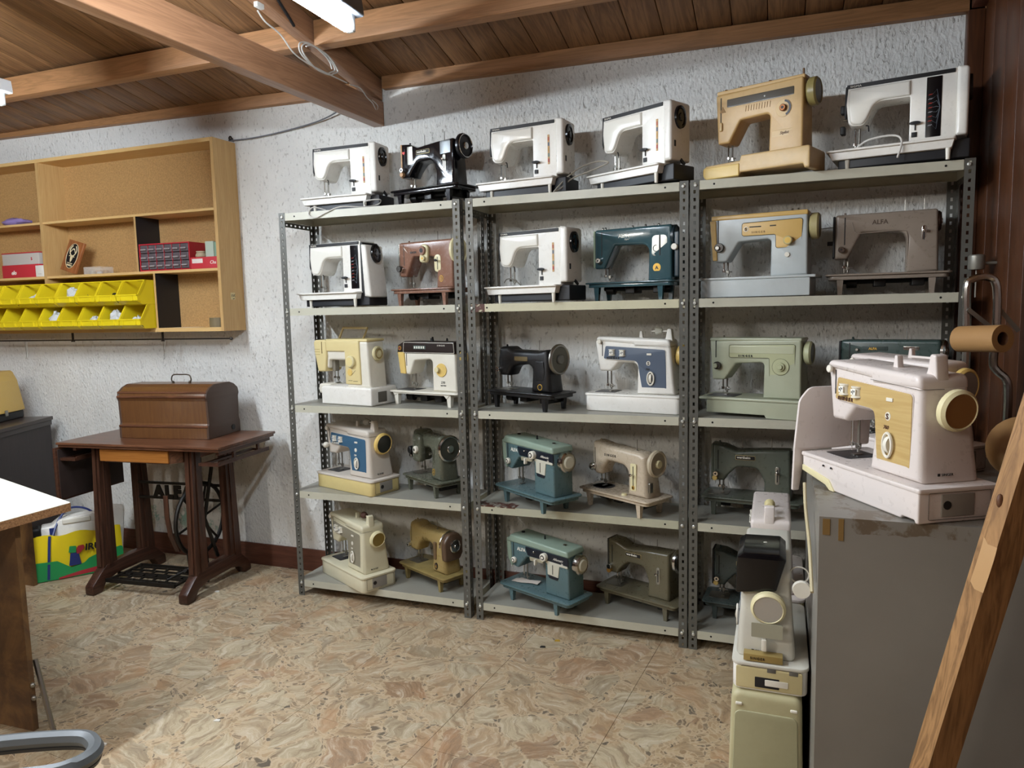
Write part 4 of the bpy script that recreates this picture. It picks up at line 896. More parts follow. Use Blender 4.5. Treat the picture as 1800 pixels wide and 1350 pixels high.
TL2 = paint('teal_blue_enamel', '556d70', .3, 0, .15, '2f4448'); TGRN = paint('pale_teal_top', '8c9e8e', .35, 0, .15, '55655a')
def alfa_zz(label, lv, x, y, yaw, extra=True):
    t = M(label, lv, x, y, yaw); zb = .072
    bed_on_legs(t, .40, .17, zb, TL2, TL2, .008, True, [(.065, .025), (.315, .025), (.065, .145), (.315, .145)])
    obj('body', MB().prism(fil([(.245, zb, .004), (.372, zb, .004), (.368, .262, .006), (.045, .268, .006), (.055, .150, .02), (.090, .146, .012), (.142, .205, .012), (.245, .205, .010)], .01), .035, .138, .008), TL2, t, ang=50)
    obj('top_cover', MB().prism(fil([(.028, .256, .004), (.374, .250, .006), (.366, .276, .010), (.05, .290, .014)], .006), .030, .143, .008), TGRN, t, ang=50)
    obj('face_plate', MB().prism(fil([(.022, .272, .012), (.028, .185, .02), (.048, .148, .008), (.056, .148, .006), (.046, .274, .004)], .004), .034, .138, .006), TGRN, t, ang=50)
    o = obj('name_band', MB().prism(fil([(.150, .216), (.372, .212), (.370, .250), (.135, .252)], .004), .0322, .036, .0008), plain('navy_band', '141b26', .35), t)
    text(o, 'Alfamatic', .292, .0314, .228, .014, M_TEXTW, shear=.35); text(o, '50', .335, .0314, .216, .010, M_TEXTW)
    text(t, 'ALFA', .088, .0342, .226, .021, M_TEXTW, bold=.0004)
    obj('chrome_scale', MB().prism(fil([(.165, .196), (.235, .200), (.240, .214), (.160, .212)], .003), .0312, .036, .0008), plain('scale_cream', 'b9b39c', .35, .4), o)
    disc(o, 'stitch_knob', .248, .032, .232, .017, .018, OFFW, .003, M_BLK, .010); obj('knob_dot', MB().lathe([(.0001, -.020), (.006, -.020), (.006, -.018), (.0001, -.018)], 'y', n=12), M_TEXTW, o, loc=(.248, .032, .232))
    obj('stitch_lever', MB().bbox(.196, .204, .018, .034, .186, .212, .003), OFFW, o); disc(o, 'stud', .190, .032, .240, .004, .008, CHROME)
    p = obj('stitch_plate', MB().prism(fil([(.262, .160), (.318, .156), (.325, .206), (.368, .206), (.368, .216), (.252, .218), (.252, .206), (.260, .206)], .003), .0318, .036, .0008), plain('plate_cream', 'c4c2b2', .35), t)
    obj('plate_slot', MB().bbox(.288, .291, .0305, .033, .165, .205, .0006), M_BLK, p); obj('plate_foot', MB().prism(fil([(.262, .158), (.270, .146), (.312, .144), (.319, .155)], .002), .0318, .036, .0006), plain('navy_band', '141b26', .35), p)
    slot(t, .066, .196, .262, .0342, .003); disc(t, 'tension_dial', .072, .034, .180, .013, .012, OFFW, .003, M_BLK, .008); obj('knob_dot', MB().lathe([(.0001, -.0135), (.005, -.0135), (.005, -.012), (.0001, -.012)], 'y', n=12), M_TEXTW, t, loc=(.072, .034, .180))
    needle(t, .080, .085, .150, zb); wheel(t, .374, .088, .215, .042, .030, CHROME, plain('wheel_cream', 'b5b09c', .35), plain('wheel_cap', 'c9c4b0', .35), .6, .15)
    knobt(t, .075, .09, .288, .008, .006, M_BLK); knobt(t, .20, .09, .282, .004, .018, M_BLK); knobt(t, .31, .09, .276, .008, .008, CHROME)
    return t
alfa_zz('teal machine with pale green top, fourth shelf over the rusty edge of the middle unit', 1, .978, .105, -33)
BGE = paint('beige_enamel', 'bfb09a', .28, 0, .08, '7a6a50', coat=.2)
t = classic('beige machine with a cream handwheel and chrome lever plate, fourth shelf of the middle unit', 1, 1.349, .14, -30, BGE, BGE, L=.38, style=3, H=.258, big=.054, wheelm=paint('beige_wheel', 'b8ab92', .35, 0, .05, '7a6a50'), wface=paint('beige_wheel2', 'a89c86', .4, 0, .05, '7a6a50'), hub=CREAM, name='SINGER', nsize=.014, nx=.115, nz=.218, nmat=M_TEXTB, nspc=1.5, spins=((.262, .08),), wz=.212)
o = lever_plate(t, .262, .292, .098, .208, .0385, CREAM, True, .005); badge(t, .277, .112, .0355, .007, M_GOLD, M_GOLD, 'S', M_TEXTB, .012, 1.1)
disc(t, 'tension_dial', .055, .045, .165, .016, .016, CHROME, .003); obj('light_switch', MB().bbox(.345, .356, .045, .065, .10, .14, .003), STEEL, t)
needle_plate(t, .03, .12, .04, .13, .075, plain('dark_plate', '47474a', .35, .7), .04); obj('bed_screw', MB().lathe([(.0001, .008), (.010, .008), (.012, 0), (.0001, 0)], 'z', n=12), CREAM, t, loc=(.235, .03, .075))

GG = paint('green_grey_enamel', '565b50', .3, 0, .1, '30342c')
wert('green grey machine with a cream knob, fourth shelf of the third unit', 1, 1.857, .12, -6, GG, GG, .04, CHROME, DSTEEL)
OL2 = paint('olive_brown_enamel', '605a46', .3, 0, .1, '3a3628')
t = wert('olive brown machine beside a shelf post, bottom shelf of the middle unit', 0, 1.416, .15, -21, OL2, plain('cap_dark', '33302a', .4), .050, CHROME, plain('wheel_olive2', '5a5444', .4), plain('amber_knob', 'a07838', .4), L=.39)
obj('bed_emblem', MB().plate(circ(.165, .075, .020, 14), .0751, .0757, 0), plain('emblem_grey', '7d7a64', .4, .5), t)

# ---- bottom shelf
t = fam7('ivory machine with taupe panel and gold faced handwheel, bottom shelf', 0, .050, .115, -28, paint('ivory', 'd3ccb0', .33, 0, .08, '8f8058'), paint('panel_taupe', '8a8472', .4, 0, .05, '5a5444'), paint('ivory', 'd3ccb0', .33, 0, .08, '8f8058'), wheel_rim=CREAM, wheel_face=plain('gold_face', 'a8935a', .35, .9), wr=.038, thread=plain('thread_brown', '4a2c20', .7), model='720', letters=M_TEXTW)
TANA = paint('mustard_enamel', 'a08a58', .3, 0, .15, '5f4a20'); BRA = plain('brown_side', '5a4636', .3)
t = classic('mustard tan machine with a brown side motor cover, bottom shelf of the first unit', 0, .450, .165, -26, TANA, TANA, L=.38, H=.262, big=.03, wheelm=CHROME, wface=CHROME, hub=None, name='ALFA', nsize=.022, nx=.150, nz=.205, nmat=plain('worn_print', '7d6a3a', .5), spins=((.225, .085),), wx=.352, wz=.205, ww=.012, bedmat=paint('worn_mustard', '8f7d4c', .4, 0, .5, '3f3a2c')); t.scale = (.93, 1, 1)
obj('motor_cover', MB().side(fil([(.035, .140, .02), (.055, .135, .02), (.12, .135, .02), (.142, .17, .03), (.142, .225, .03), (.115, .262, .03), (.06, .262, .03), (.032, .225, .03)], .02), .318, .352, .008), BRA, t, ang=50)
obj('chrome_band', MB().tube([(.316, .087+.058*math.cos(a), .205+.060*math.sin(a)) for a in [PI*.02+PI*k/14 for k in range(15)]], .004, 6), CHROME, t)
obj('lever_plate', MB().prism(rect(.252, .272, .135, .215, .004), .036, .047, .003), plain('brown_lever', '6a553c', .3), t); badge(t, .272, .105, .0372, .012, BRA, M_BLK, 'A', M_GOLD, .014, 1.3)
t = alfa_zz('teal machine with a slip of paper under its needle, bottom shelf of the middle unit', 0, 1.000, .075, -23)
pp = MB(); pp.add([(.03, .03, .0), (.16, .035, .002), (.165, .10, .0), (.10, .085, .006), (.04, .10, .001)], [(0, 1, 3), (1, 2, 3), (0, 3, 4)])
lt = obj('paper_slip', MB().plate(fil([(0, 0), (.05, -.004), (.10, .006), (.13, 0), (.125, .045), (.07, .036), (.03, .05), (.005, .035)], .002), 0, .0012), plain('paper_pinkish', 'c9bfb4', .8)); lt.location = (1.055, .098, LV[0]+.0748); lt.rotation_euler = (0, math.radians(-2), math.radians(-10)); tag(lt, 'crumpled slip of paper lying on the bed of the lower teal machine', 'paper')
wert('dark green grey machine behind the column of white cases, bottom shelf of the third unit', 0, 1.865, .12, -4, paint('slate_enamel', '3e4744', .3, 0, .1, '20262a'), M_BLK, .04, M_BLK, DSTEEL)
t = classic('black machine in the dark gap beside the grey cabinet, bottom shelf', 0, 2.26, .10, -30, BLK2, BLK2, style=2, H=.27, big=.05, name=None, wheelm=M_BLK, wface=DSTEEL, spins=())
t['label'] = 'black machine in the dark gap beside the grey cabinet, bottom shelf'

# ---- machines on the cabinet and in the column
CZ = .90
PINKW = paint('big_white', 'd6ccc6', .3, 0, .05, '9a8d80')
GOLDP = wood('gold_brushed', 'c4aa74', 'b0935c', 'x', .35, False, .5, 0)
big_yaw = -59.5
def big():
    L = .40; D = .18; cx, cy = 2.408, -1.196; a = math.radians(big_yaw)
    t = fam7('large white machine with golden front panel, nearest on the grey cabinet', CZ, cx-L*math.cos(a), cy-L*math.sin(a), big_yaw, PINKW, GOLDP, PINKW, wheel_rim=CREAM, wheel_face=plain('bronze_spun', 'a87f4e', .32, .55), wr=.043, model='760', letters=plain('print_brown', '4a2a1c', .5), L=L, wz=.222, cut=True)
    e = obj('extension_leaf', MB().side(fil([(-.022, -.030, .004), (-.004, -.030, .004), (.004, .02, .01), (.012, .070, .01), (.190, .078, .006), (.196, .20, .02), (.178, .232, .03), (.022, .232, .03), (-.006, .20, .03), (-.018, .08, .01)], .01), -.016, -.007, .003), PINKW, t)
    obj('yellowed_skirt', MB().prism(fil([(.004, .026, .002), (.10, .010, .002), (.116, .0, .001), (.134, .0, .001), (.112, .024, .002), (.10, .026, .002), (.004, .040, .002)], .001), -.0035, .170, .001), CREAM, t)
    for xx in (.09, .12): obj('screw_hole', MB().lathe([(.0001, -.001), (.0025, -.001), (.0025, .001), (.0001, .001)], 'y', n=8), M_BLK, t, loc=(xx, -.003, .054))
    return t
big()
t = fam7('white machine showing only its rounded top behind the large golden panelled one', CZ, 2.285, -.50, -46, PINKW, BLUE, PINKW, wr=.05, thread=None, model='750', stand=False); t.scale = (.88, 1, .97)
def column_machine(x, y, z, black, label, wm, spool, rim=CREAM):
    t = fam7(label, z, x, y, -90, paint('cool_white', 'cbc8bc', .33, 0, .06, '8f8a76') if black else PINKW, BLUE, CREAM if not black else WHITE, wheel_rim=rim, wheel_face=wm, wr=.041, D=.172, L=.40, thread=spool, wz=.205 if black else .23)
    if black:
        obj('spool_disc', MB().lathe([(.0005, -.004), (.020, -.004), (.022, .0), (.020, .010), (.0005, .010)], 'x', n=20).cyl((0, 0, 0), (-.05, 0, 0), .004, 8), OFFW, t, loc=(.365, .155, .256)); obj('spool_ring', MB().tube([(.330, .150+.022*math.cos(a), .278+.020*math.sin(a)) for a in [2*PI*k/18 for k in range(18)]], .002, 5, True), OFFW, t)
        obj('black_top_panel', MB().side(fil([(.022, .232), (.118, .244), (.140, .325), (.125, .338), (.040, .336), (.026, .325)], .006), .215, .372, .005), M_BLKG, t)
        obj('label_plate', MB().prism(rect(-.036, .036, -.018, .018, .002), -.001, .001, 0), plain('label_grey', '9d9a86', .4), t, loc=(.3885, .098, .150)).rotation_euler = (0, 0, PI/2)
        obj('power_switch', MB().side(rect(.086, .098, .098, .128, .003), .375, .392, .002), OFFW, t)
        obj('maker_label', MB().side(rect(.045, .135, .075, .092, .001), .374, .4005, .0005), plain('label_gold', 'a8925a', .4, .4), t); text(t, 'SINGER', .4012, .06, .0795, .009, M_TEXTB, face='right', spacing=1.2)
        o = obj('end_panel', MB().side(fil([(.008, .006), (.16, .006), (.16, .060), (.008, .060)], .004), .398, .4035, .002), paint('cream_end', 'c4b688', .4, 0, .08, '8f7f50'), t)
        obj('cord_recess', MB().side(rect(.052, .108, .012, .038, .002), .4025, .4045, .0005), M_BLK, o); obj('recess_lip', MB().side(rect(.075, .128, .018, .034, .002), .4040, .4050, .0005), OFFW, o)
        for yy in (.080, .130): obj('notch', MB().side(rect(yy, yy+.020, .052, .062, .001), .4030, .4040, .0003), plain('recess_grey', '5c5850', .6), o)
    for ch in t.children:
        if ch.name.split('.')[0] in ('body', 'top_cover', 'handwheel', 'seam', 'label_plate', 'power_switch', 'maker_label', 'lettering', 'spool_stand', 'finger', 'black_top_panel', 'control_panel', 'panel_rim', 'needle_bar', 'presser_foot'): ch.location.y -= .020
    return t
KX, KY, KZ = 2.050, -.600, .400
column_machine(KX, KY, KZ, True, 'white machine with glossy black top seen wheel-on, standing on the cream case', plain('spun_silver', 'c4c4c2', .25, .6), plain('spool_white', 'b5b2a4', .6))
column_machine(KX+.005, KY+.43, KZ, False, 'white machine behind the black topped one in the column, cream spool on top', plain('spun_silver', 'c4c4c2', .25, .6), plain('spool_cream', 'c9bd8c', .6))
CASEM = paint('case_cream', 'b9b28c', .45, 0, .15, '7a7450'); CASEP = paint('case_panel', 'a5a17f', .5, 0, .12, '6a6648')
def case(x, y, z, h, l, label):
    t = thing('machine_case', label, 'case', (x, y, z)); w = .186
    obj('shell', MB().side(fil([(0, 0, .004), (w, 0, .004), (w-.010, h, .022), (.010, h, .022)], .01), 0, l, .014), CASEM, t).rotation_euler = (0, 0, 0)
    return t
def case_y(x, y, h, l, label):      # case whose narrow end faces the viewer
    t = thing('machine_case', label, 'case', (x, y, 0)); w = .182
    obj('shell', MB().prism(fil([(0, .001, .004), (w, .001, .004), (w-.010, h, .022), (.010, h, .022)], .01), 0, l, .014), CASEM, t)
    obj('end_panel', MB().prism(fil([(.010, .03, .006), (w-.010, .03, .006), (w-.020, h-.048, .016), (.018, h-.048, .016)], .01), -.003, .01, .0025), CASEP, t)
    for xx in (.02, w-.036): obj('catch', MB().bbox(xx, xx+.016, -.004, .002, h-.035, h-.028, .002), OFFW, t)
    return t
case_y(KX-.012, KY-.41, .3995, .42, 'tall cream carrying case with rounded end panel, nearer one under the white machines')
case_y(KX-.010, KY+.02, .3995, .43, 'cream carrying case hidden behind the nearer cream case')

# ---------------------------------------------------------------- wooden wall cabinet and what is in it
class WM(MB):                      # builder whose coordinates are world ones, stored relative to its thing
    def __init__(s, t): super().__init__(); s.T = t.matrix_local.inverted() if False else Matrix.LocRotScale(t.location, t.rotation_euler, None).inverted()
CY = .14
t = thing('wall_cabinet', 'oak veneered open wall cabinet with hardboard back, above the treadle table', 'cabinet', (-1.3, .2, 1.262)); cab = t
X0, X1, Z0, Z1 = -2.62, -.475, 1.262, 2.212
obj('side_panel', WM(t).box(X1-.018, X1, CY, WY, Z0, Z1), OAK_Z, t, False); obj('side_panel', WM(t).box(X0, X0+.018, CY, WY, Z0, Z1), OAK_Z, t, False)
obj('top_panel', WM(t).box(X0+.018, X1-.018, CY, WY, Z1-.018, Z1), OAK_X, t, False); obj('bottom_panel', WM(t).box(X0+.018, X1-.018, CY, WY, Z0, Z0+.020), OAK_X, t, False)
obj('back_panel', WM(t).box(X0+.018, X1-.018, WY-.008, WY-.001, Z0+.02, Z1-.018), M_HARD, t, False)
obj('divider', WM(t).box(-1.703, -1.683, CY, WY-.008, Z0+.02, Z1-.018), OAK_Z, t, False)
for a, b in ((-1.683, X1-.018), (X0+.018, -1.703)):
    obj('shelf', WM(t).box(a, b, CY+.002, WY-.008, 1.862, 1.874), OAK_X, t, False); obj('shelf', WM(t).box(a, b, CY+.002, WY-.008, 1.565, 1.578), OAK_X, t, False)
M_BLAM = plain('black_laminate', '15161a', .5)
def bdiv(x, z0, z1):
    o = obj('divider', WM(t).box(x-.012, x, CY, WY-.008, z0, z1), OAK_Z, t, False); obj('black_facing', WM(t).box(x, x+.0015, CY+.001, WY-.008, z0, z1), M_BLAM, o, False)
bdiv(-1.008, 1.578, 1.862); bdiv(-.902, Z0+.02, 1.565)
o = obj('price_sticker', WM(t).box(X1, X1+.0006, .20, .232, 1.42, 1.455), plain('sticker_paper', 'c9b888', .7), t, False)
text(o, '15\u20ac', X1+.0008+1.3, .204-.2, 1.434-1.262, .018, M_TEXTB, face='right'); text(o, 'cad', X1+.0008+1.3, .214-.2, 1.422-1.262, .009, M_TEXTB, face='right')
# yellow stacking bins, one row on the other
YB = plain('yellow_bin', 'e0c81e', .4)
def bin_mesh():
    w, d, h = .141, .190, .124; th = .003; mb = MB()
    P = [(.020, 0), (d, 0), (d, h), (.045, h), (.004, .050), (-.010, .048), (-.008, .020), (.008, .016)]
    mb.side(P, 0, th); mb.side(P, w-th, w); mb.box(th, w-th, .02, d, 0, th); mb.box(th, w-th, d-th, d, th, h)
    mb.loft([[(th, -.008, .018), (w-th, -.008, .018), (w-th, -.005, .019), (th, -.005, .019)], [(th, -.012, .046), (w-th, -.012, .046), (w-th, -.008, .046), (th, -.008, .046)]])
    mb.loft([[(th, .020, 0), (w-th, .020, 0), (w-th, .022, 0), (th, .022, 0)], [(th, -.008, .018), (w-th, -.008, .018), (w-th, -.006, .020), (th, -.006, .020)]])
    mb.box(0, w, -.015, -.006, .044, .050)
    for x in (.026, w-.030): mb.box(x, x+.004, -.0145, -.008, .020, .044)
    for x in (-.002, w-.002): mb.side([(-.008, .046), (.040, h), (.050, h), (.004, .046)], x, x+.004)
    mb.box(-.002, w+.002, .042, .052, h-.004, h+.001)
    return mesh_of(mb, 'stacking_bin', YB, True, 30)
BIN = bin_mesh(); rng = random.Random(3)
PLAST = plain('clear_bag', 'd6d8d8', .2, 0, 0, 0, .75)
def crumple(w, d, h, seed):
    r = random.Random(seed); rings = []; n = 14
    for i in range(8):
        a = -PI/2+PI*(i+.02)/7.04; rings.append([(w*math.cos(a)*math.cos(2*PI*k/n)*(1+r.uniform(-.22, .22)), d*math.cos(a)*math.sin(2*PI*k/n)*(1+r.uniform(-.22, .22)), h*(math.sin(a)+1)*(1+r.uniform(-.18, .18))) for k in range(n)])
    mb = MB(); mb.loft(rings); return mb
POS = ['{} yellow bin of the {} row, counted from the cabinet opening on the far side']
ordn = ['first', 'second', 'third', 'fourth', 'fifth', 'sixth', 'seventh', 'eighth', 'ninth', 'tenth']
CONT = {(0, 0): None, (0, 1): 'ring', (0, 2): 'wire', (0, 3): 'bagring', (0, 5): 'bag', (0, 6): 'dark', (1, 0): 'bag', (1, 1): 'bagbig', (1, 2): 'bag', (1, 4): 'bagbig', (1, 6): 'dark'}
for r_ in (0, 1):
    for k in range(8):
        x = -.920-.1462*k-.141; z = (1.4078 if r_ == 0 else 1.2824)
        y = .048-.001*k; 
        tip = (r_ == 0 and k == 3)
        b_ = put('stacking_bin', BIN, None, (x+rng.uniform(-.001, .001), y+(.002 if r_ else -.004), z), (0, 0, math.radians(rng.uniform(-1, 1))))
        tag(b_, '{} yellow bin in the {} row, counting from the black divider'.format(ordn[k], 'upper' if r_ == 0 else 'lower'), 'bin', 'yellow stacking bins')
        c_ = CONT.get((r_, k)); lab = ordn[k]+(' upper' if r_ == 0 else ' lower')+' yellow bin'
        if c_ in ('bag', 'bagbig', 'bagring'):
            o = obj('plastic_bag', crumple(.040, .04, .030 if c_ == 'bag' else .044, k*7+r_), PLAST, None, False); o.location = (x+.070, y+.052, z+.0036); tag(o, 'clear crumpled plastic bag lying in the '+lab, 'bag', 'plastic bags of small parts')
        if c_ == 'ring':
            o = obj('cable_coil', MB().tube([(.032*math.cos(a), .006*math.sin(3*a), .03+.022*math.sin(a)) for a in [2*PI*q/20 for q in range(20)]], .006, 7, True).tube([(.024*math.cos(a), -.012, .026+.014*math.sin(a)) for a in [2*PI*q/20 for q in range(20)]], .003, 6, True), M_BLK); o.location = (x+.06, y+.06, z+.006); tag(o, 'black coil of cable in the second upper yellow bin', 'cable')
        if c_ == 'wire':
            o = obj('wire_piece', MB().tube(smooth_path([(0, 0, 0), (.01, .0, .03), (-.012, .005, .055)]), .0015, 5).tube(smooth_path([(.012, .01, 0), (.0, .0, .03), (.016, .005, .045)]), .0015, 5), plain('wire_dark', '4a4030', .5)); o.location = (x+.025, y+.05, z+.004); tag(o, 'crossed pieces of dark wire in the third upper yellow bin', 'wire')
        if c_ == 'dark':
            o = obj('cable_coil', MB().tube([(.034*math.cos(a), .004*math.sin(3*a), .022+.016*math.sin(a)) for a in [2*PI*q/20 for q in range(20)]], .005, 7, True), plain('dark_grey_rubber', '3a3a36', .5)); o.location = (x+.05, y+.06, z+.004); tag(o, 'dark coil of cord in the '+lab, 'cable')
# wooden plaque with an oval emblem
t = thing('wooden_plaque', 'tilted wooden plaque with a black oval deer emblem, in the cabinet', 'plaque', (-1.60, .158, 1.6155), -8)
pk = MB().prism(rect(0, .135, 0, .175, .004), 0, .014, .002); pk.T = Matrix.Identity(4)
pl = obj('board', pk, wood('plaque_wood', 'a4683c', '7d4826', 'z', .35, False, .6, 0), t); pl.rotation_euler = (math.radians(-14), math.radians(14), 0)
ov = obj('oval_field', MB().prism([(.068+.045*math.cos(a), .09+.068*math.sin(a)) for a in [2*PI*k/28 for k in range(28)]], -.0015, .001), M_BLK, pl)
obj('oval_rim', MB().tube([(.068+.047*math.cos(a), -.001, .09+.070*math.sin(a)) for a in [2*PI*k/28 for k in range(28)]], .0016, 5, True), plain('pale_inlay', 'd8c8a0', .5), pl)
an = MB()
for s_ in (-1, 1):
    an.tube(smooth_path([(.068, -.0022, .088), (.068+s_*.020, -.0022, .10), (.068+s_*.028, -.0022, .125), (.068+s_*.014, -.0022, .146)]), .0028, 5)
    an.tube([(.068+s_*.022, -.0022, .108), (.068+s_*.010, -.0022, .125)], .0022, 5); an.tube([(.068+s_*.004, -.0022, .092), (.068+s_*.022, -.0022, .086)], .003, 5)
an.prism([(.056, .090), (.080, .090), (.074, .062), (.068, .054), (.062, .062)], -.003, -.0012); an.box(.060, .067, -.003, -.0012, .124, .132); an.box(.069, .076, -.003, -.0012, .124, .132); an.box(.046, .090, -.003, -.0012, .046, .050)
obj('deer_emblem', an, plain('pale_inlay', 'd8c8a0', .5), ov, False); text(ov, 'MUSCA', .047, -.0022, .032, .013, plain('pale_inlay', 'd8c8a0', .5), bold=.0008)
# clear tray with odds and ends
t = thing('clear_tray', 'small clear plastic tray of knobs beside the wooden plaque', 'tray', (-1.42, .155, 1.5785))
cl = plain('clear_plastic', 'd9d0c4', .1, 0, 0, 0, .28)
obj('tray', MB().box(0, .125, 0, .002, 0, .040).box(0, .125, .078, .08, 0, .040).box(0, .002, .002, .078, 0, .04).box(.123, .125, .002, .078, 0, .04).box(.002, .123, .002, .078, 0, .002), cl, t, False)
for i_, (a, b_, r_, m_) in enumerate(((.03, .03, .014, 'a39a86'), (.058, .045, .016, 'a8824c'), (.09, .03, .010, 'd0cdc4'), (.105, .05, .015, 'b8965c'), (.08, .025, .009, 'c4c0b4'))):
    o = obj('loose_knob', MB().lathe([(.0001, 0), (r_, 0), (r_, r_*.9), (r_*.8, r_*1.3), (.0001, r_*1.35)], 'z', n=12), plain('knob_'+m_, m_, .4)); o.location = (-1.42+a, .155+b_, 1.5808); tag(o, ['grey round knob', 'tan round knob in the middle', 'white small knob', 'brass coloured knob at the end', 'pale tiny knob'][i_]+' lying in the clear plastic tray', 'knob', 'knobs in the clear tray')
# red drawer organiser
RED = plain('red_plastic', 'b02a35', .4)
t = thing('parts_organiser', 'red parts organiser with eighteen small dark drawers', 'organiser', (-1.003, .135, 1.5785), 2)
obj('casing', MB().box(0, .325, .010, .14, 0, .006).box(0, .325, .01, .14, .134, .140).box(0, .006, .01, .14, .006, .134).box(.319, .325, .01, .14, .006, .134).box(.006, .319, .13, .14, .006, .134), RED, t, False)
dm = mesh_of(MB().bbox(.0015, .0485, 0, .11, .0015, .0405, .002), 'drawer', plain('smoke_drawer', '5b5356', .25)); hm = mesh_of(MB().bbox(.008, .042, -.010, 0, .014, .022, .002), 'drawer_pull', plain('smoke_pull', '8f8788', .3))
for i in range(6):
    for j in range(3):
        d_ = put('drawer', dm, t, (.0075+i*.0518, .010, .007+j*.0424)); put('drawer_pull', hm, d_, (0, 0, 0))
for i in range(1, 6): obj('upright', MB().box(.0060+i*.0518, .0078+i*.0518, .009, .02, .006, .134), RED, t, False)
# red box, spool jar and green boxes right of it
t = thing('card_box', 'red cardboard box with a white label beside the drawer organiser', 'box', (-.672, .150, 1.5785), 0)
obj('carton', MB().bbox(0, .172, 0, .12, 0, .058, .002), plain('red_card', 'b93038', .5), t); obj('label', MB().bbox(.012, .080, -.0008, .001, .028, .050, .0003), plain('label_white', 'd8cdc4', .6), t)
text(t, 'Cha', .125, -.001, .022, .024, M_TEXTW, shear=.2)
o = obj('thread_jar', MB().lathe([(.0001, 0), (.026, 0), (.030, .006), (.026, .018), (.022, .022), (.025, .026), (.025, .031), (.0001, .031)], 'z', n=20), plain('jar_tan', 'a8977c', .5)); o.location = (-.630, .185, 1.6373); tag(o, 'small round tan jar with a ribbed side on the red cardboard box', 'jar')
for k in range(12): pass
for k, (dx, lab) in enumerate(((.0, 'pale green patterned box, nearer the jar, on the red cardboard box'), (.056, 'pale green box at the cabinet end on the red cardboard box'))):
    o = obj('small_box', MB().bbox(0, .050 if k == 0 else .040, 0, .06, 0, .078-.006*k, .001), plain('pale_green_card%d' % k, ('a9b5a4', '7f9c86')[k], .6)); o.location = (-.594+dx, .175, 1.6373); o.rotation_euler = (0, 0, math.radians(3-4*k)); tag(o, lab, 'box', 'pale green boxes')
# boxes in the left bay
t = thing('card_box', 'larger red and white cardboard box in the far bay above the yellow bins', 'box', (-2.05, .150, 1.5785))
obj('carton', MB().bbox(0, .300, 0, .13, 0, .072, .002), plain('red_card', 'b93038', .5), t); obj('lid', MB().bbox(.004, .298, .004, .13, .072, .135, .002), plain('grey_card', 'b5aea6', .6), t); obj('red_edge', MB().bbox(.002, .300, .002, .131, .135, .141, .001), plain('red_card', 'b93038', .5), t)
text(t, 'elo', .075, -.0008, .018, .032, M_TEXTW, shear=.2, bold=.0008); text(t, '5', .235, .0034, .095, .022, plain('red_card', 'b93038', .5), bold=.001)
o = obj('small_box', MB().bbox(0, .062, 0, .05, 0, .062, .001), plain('white_card', 'd9d5cc', .6)); o.location = (-1.770, .142, 1.5785); tag(o, 'small white cardboard box beside the divider next to the red box', 'box')
text(o, '\u2014 ---', .018, -.001, .012, .012, M_TEXTB)
o = obj('folded_cloth', crumple(.10, .05, .022, 5), plain('lilac_cloth', '9480b8', .8)); o.location = (-1.985, .215, 1.8745); tag(o, 'lilac crumpled cloth on the upper far shelf of the cabinet', 'cloth')
# tape roll and papers
o = obj('tape_roll', MB().lathe([(.028, 0), (.045, 0), (.045, .048), (.028, .048), (.028, .0)], 'z', n=28), plain('brown_tape', '776a50', .35)); o.location = (-.560, .20, 1.2822); tag(o, 'roll of brown packing tape in the lower corner of the cabinet', 'tape')
o = obj('paper_sheet', MB().plate(fil([(0, 0), (.14, .01), (.15, .05), (.02, .06)], .002), 0, .001), plain('paper_pale', 'c8bea8', .8)); o.location = (-.83, .17, 1.2822); tag(o, 'loose sheets of paper lying by the tape roll', 'paper')
# rail below the cabinet
t = thing('hanging_rail', 'thin steel rail with hooks fixed under the wall cabinet', 'rail', (-1.3, .20, 1.22))
obj('rod', WM(t).cyl((-2.7, .16, 1.218), (-.455, .16, 1.224), .0038, 8), DSTEEL, t); obj('rod_end', WM(t).ell((-.452, .16, 1.224), .009, .009, .009, 10, 6), DSTEEL, t)
for x in (-1.55, -.90): obj('bracket', WM(t).box(x-.003, x+.003, .155, .165, 1.214, 1.262).box(x-.006, x+.006, .152, .168, 1.212, 1.217), DSTEEL, t, False)
for x in (-1.93, -.90): obj('wire_hook', WM(t).tube([(x, .16, 1.228), (x+.002, .16, 1.13), (x+.006, .15, 1.115), (x+.011, .16, 1.13), (x+.009, .165, 1.228)], .0012, 5), STEEL, t)

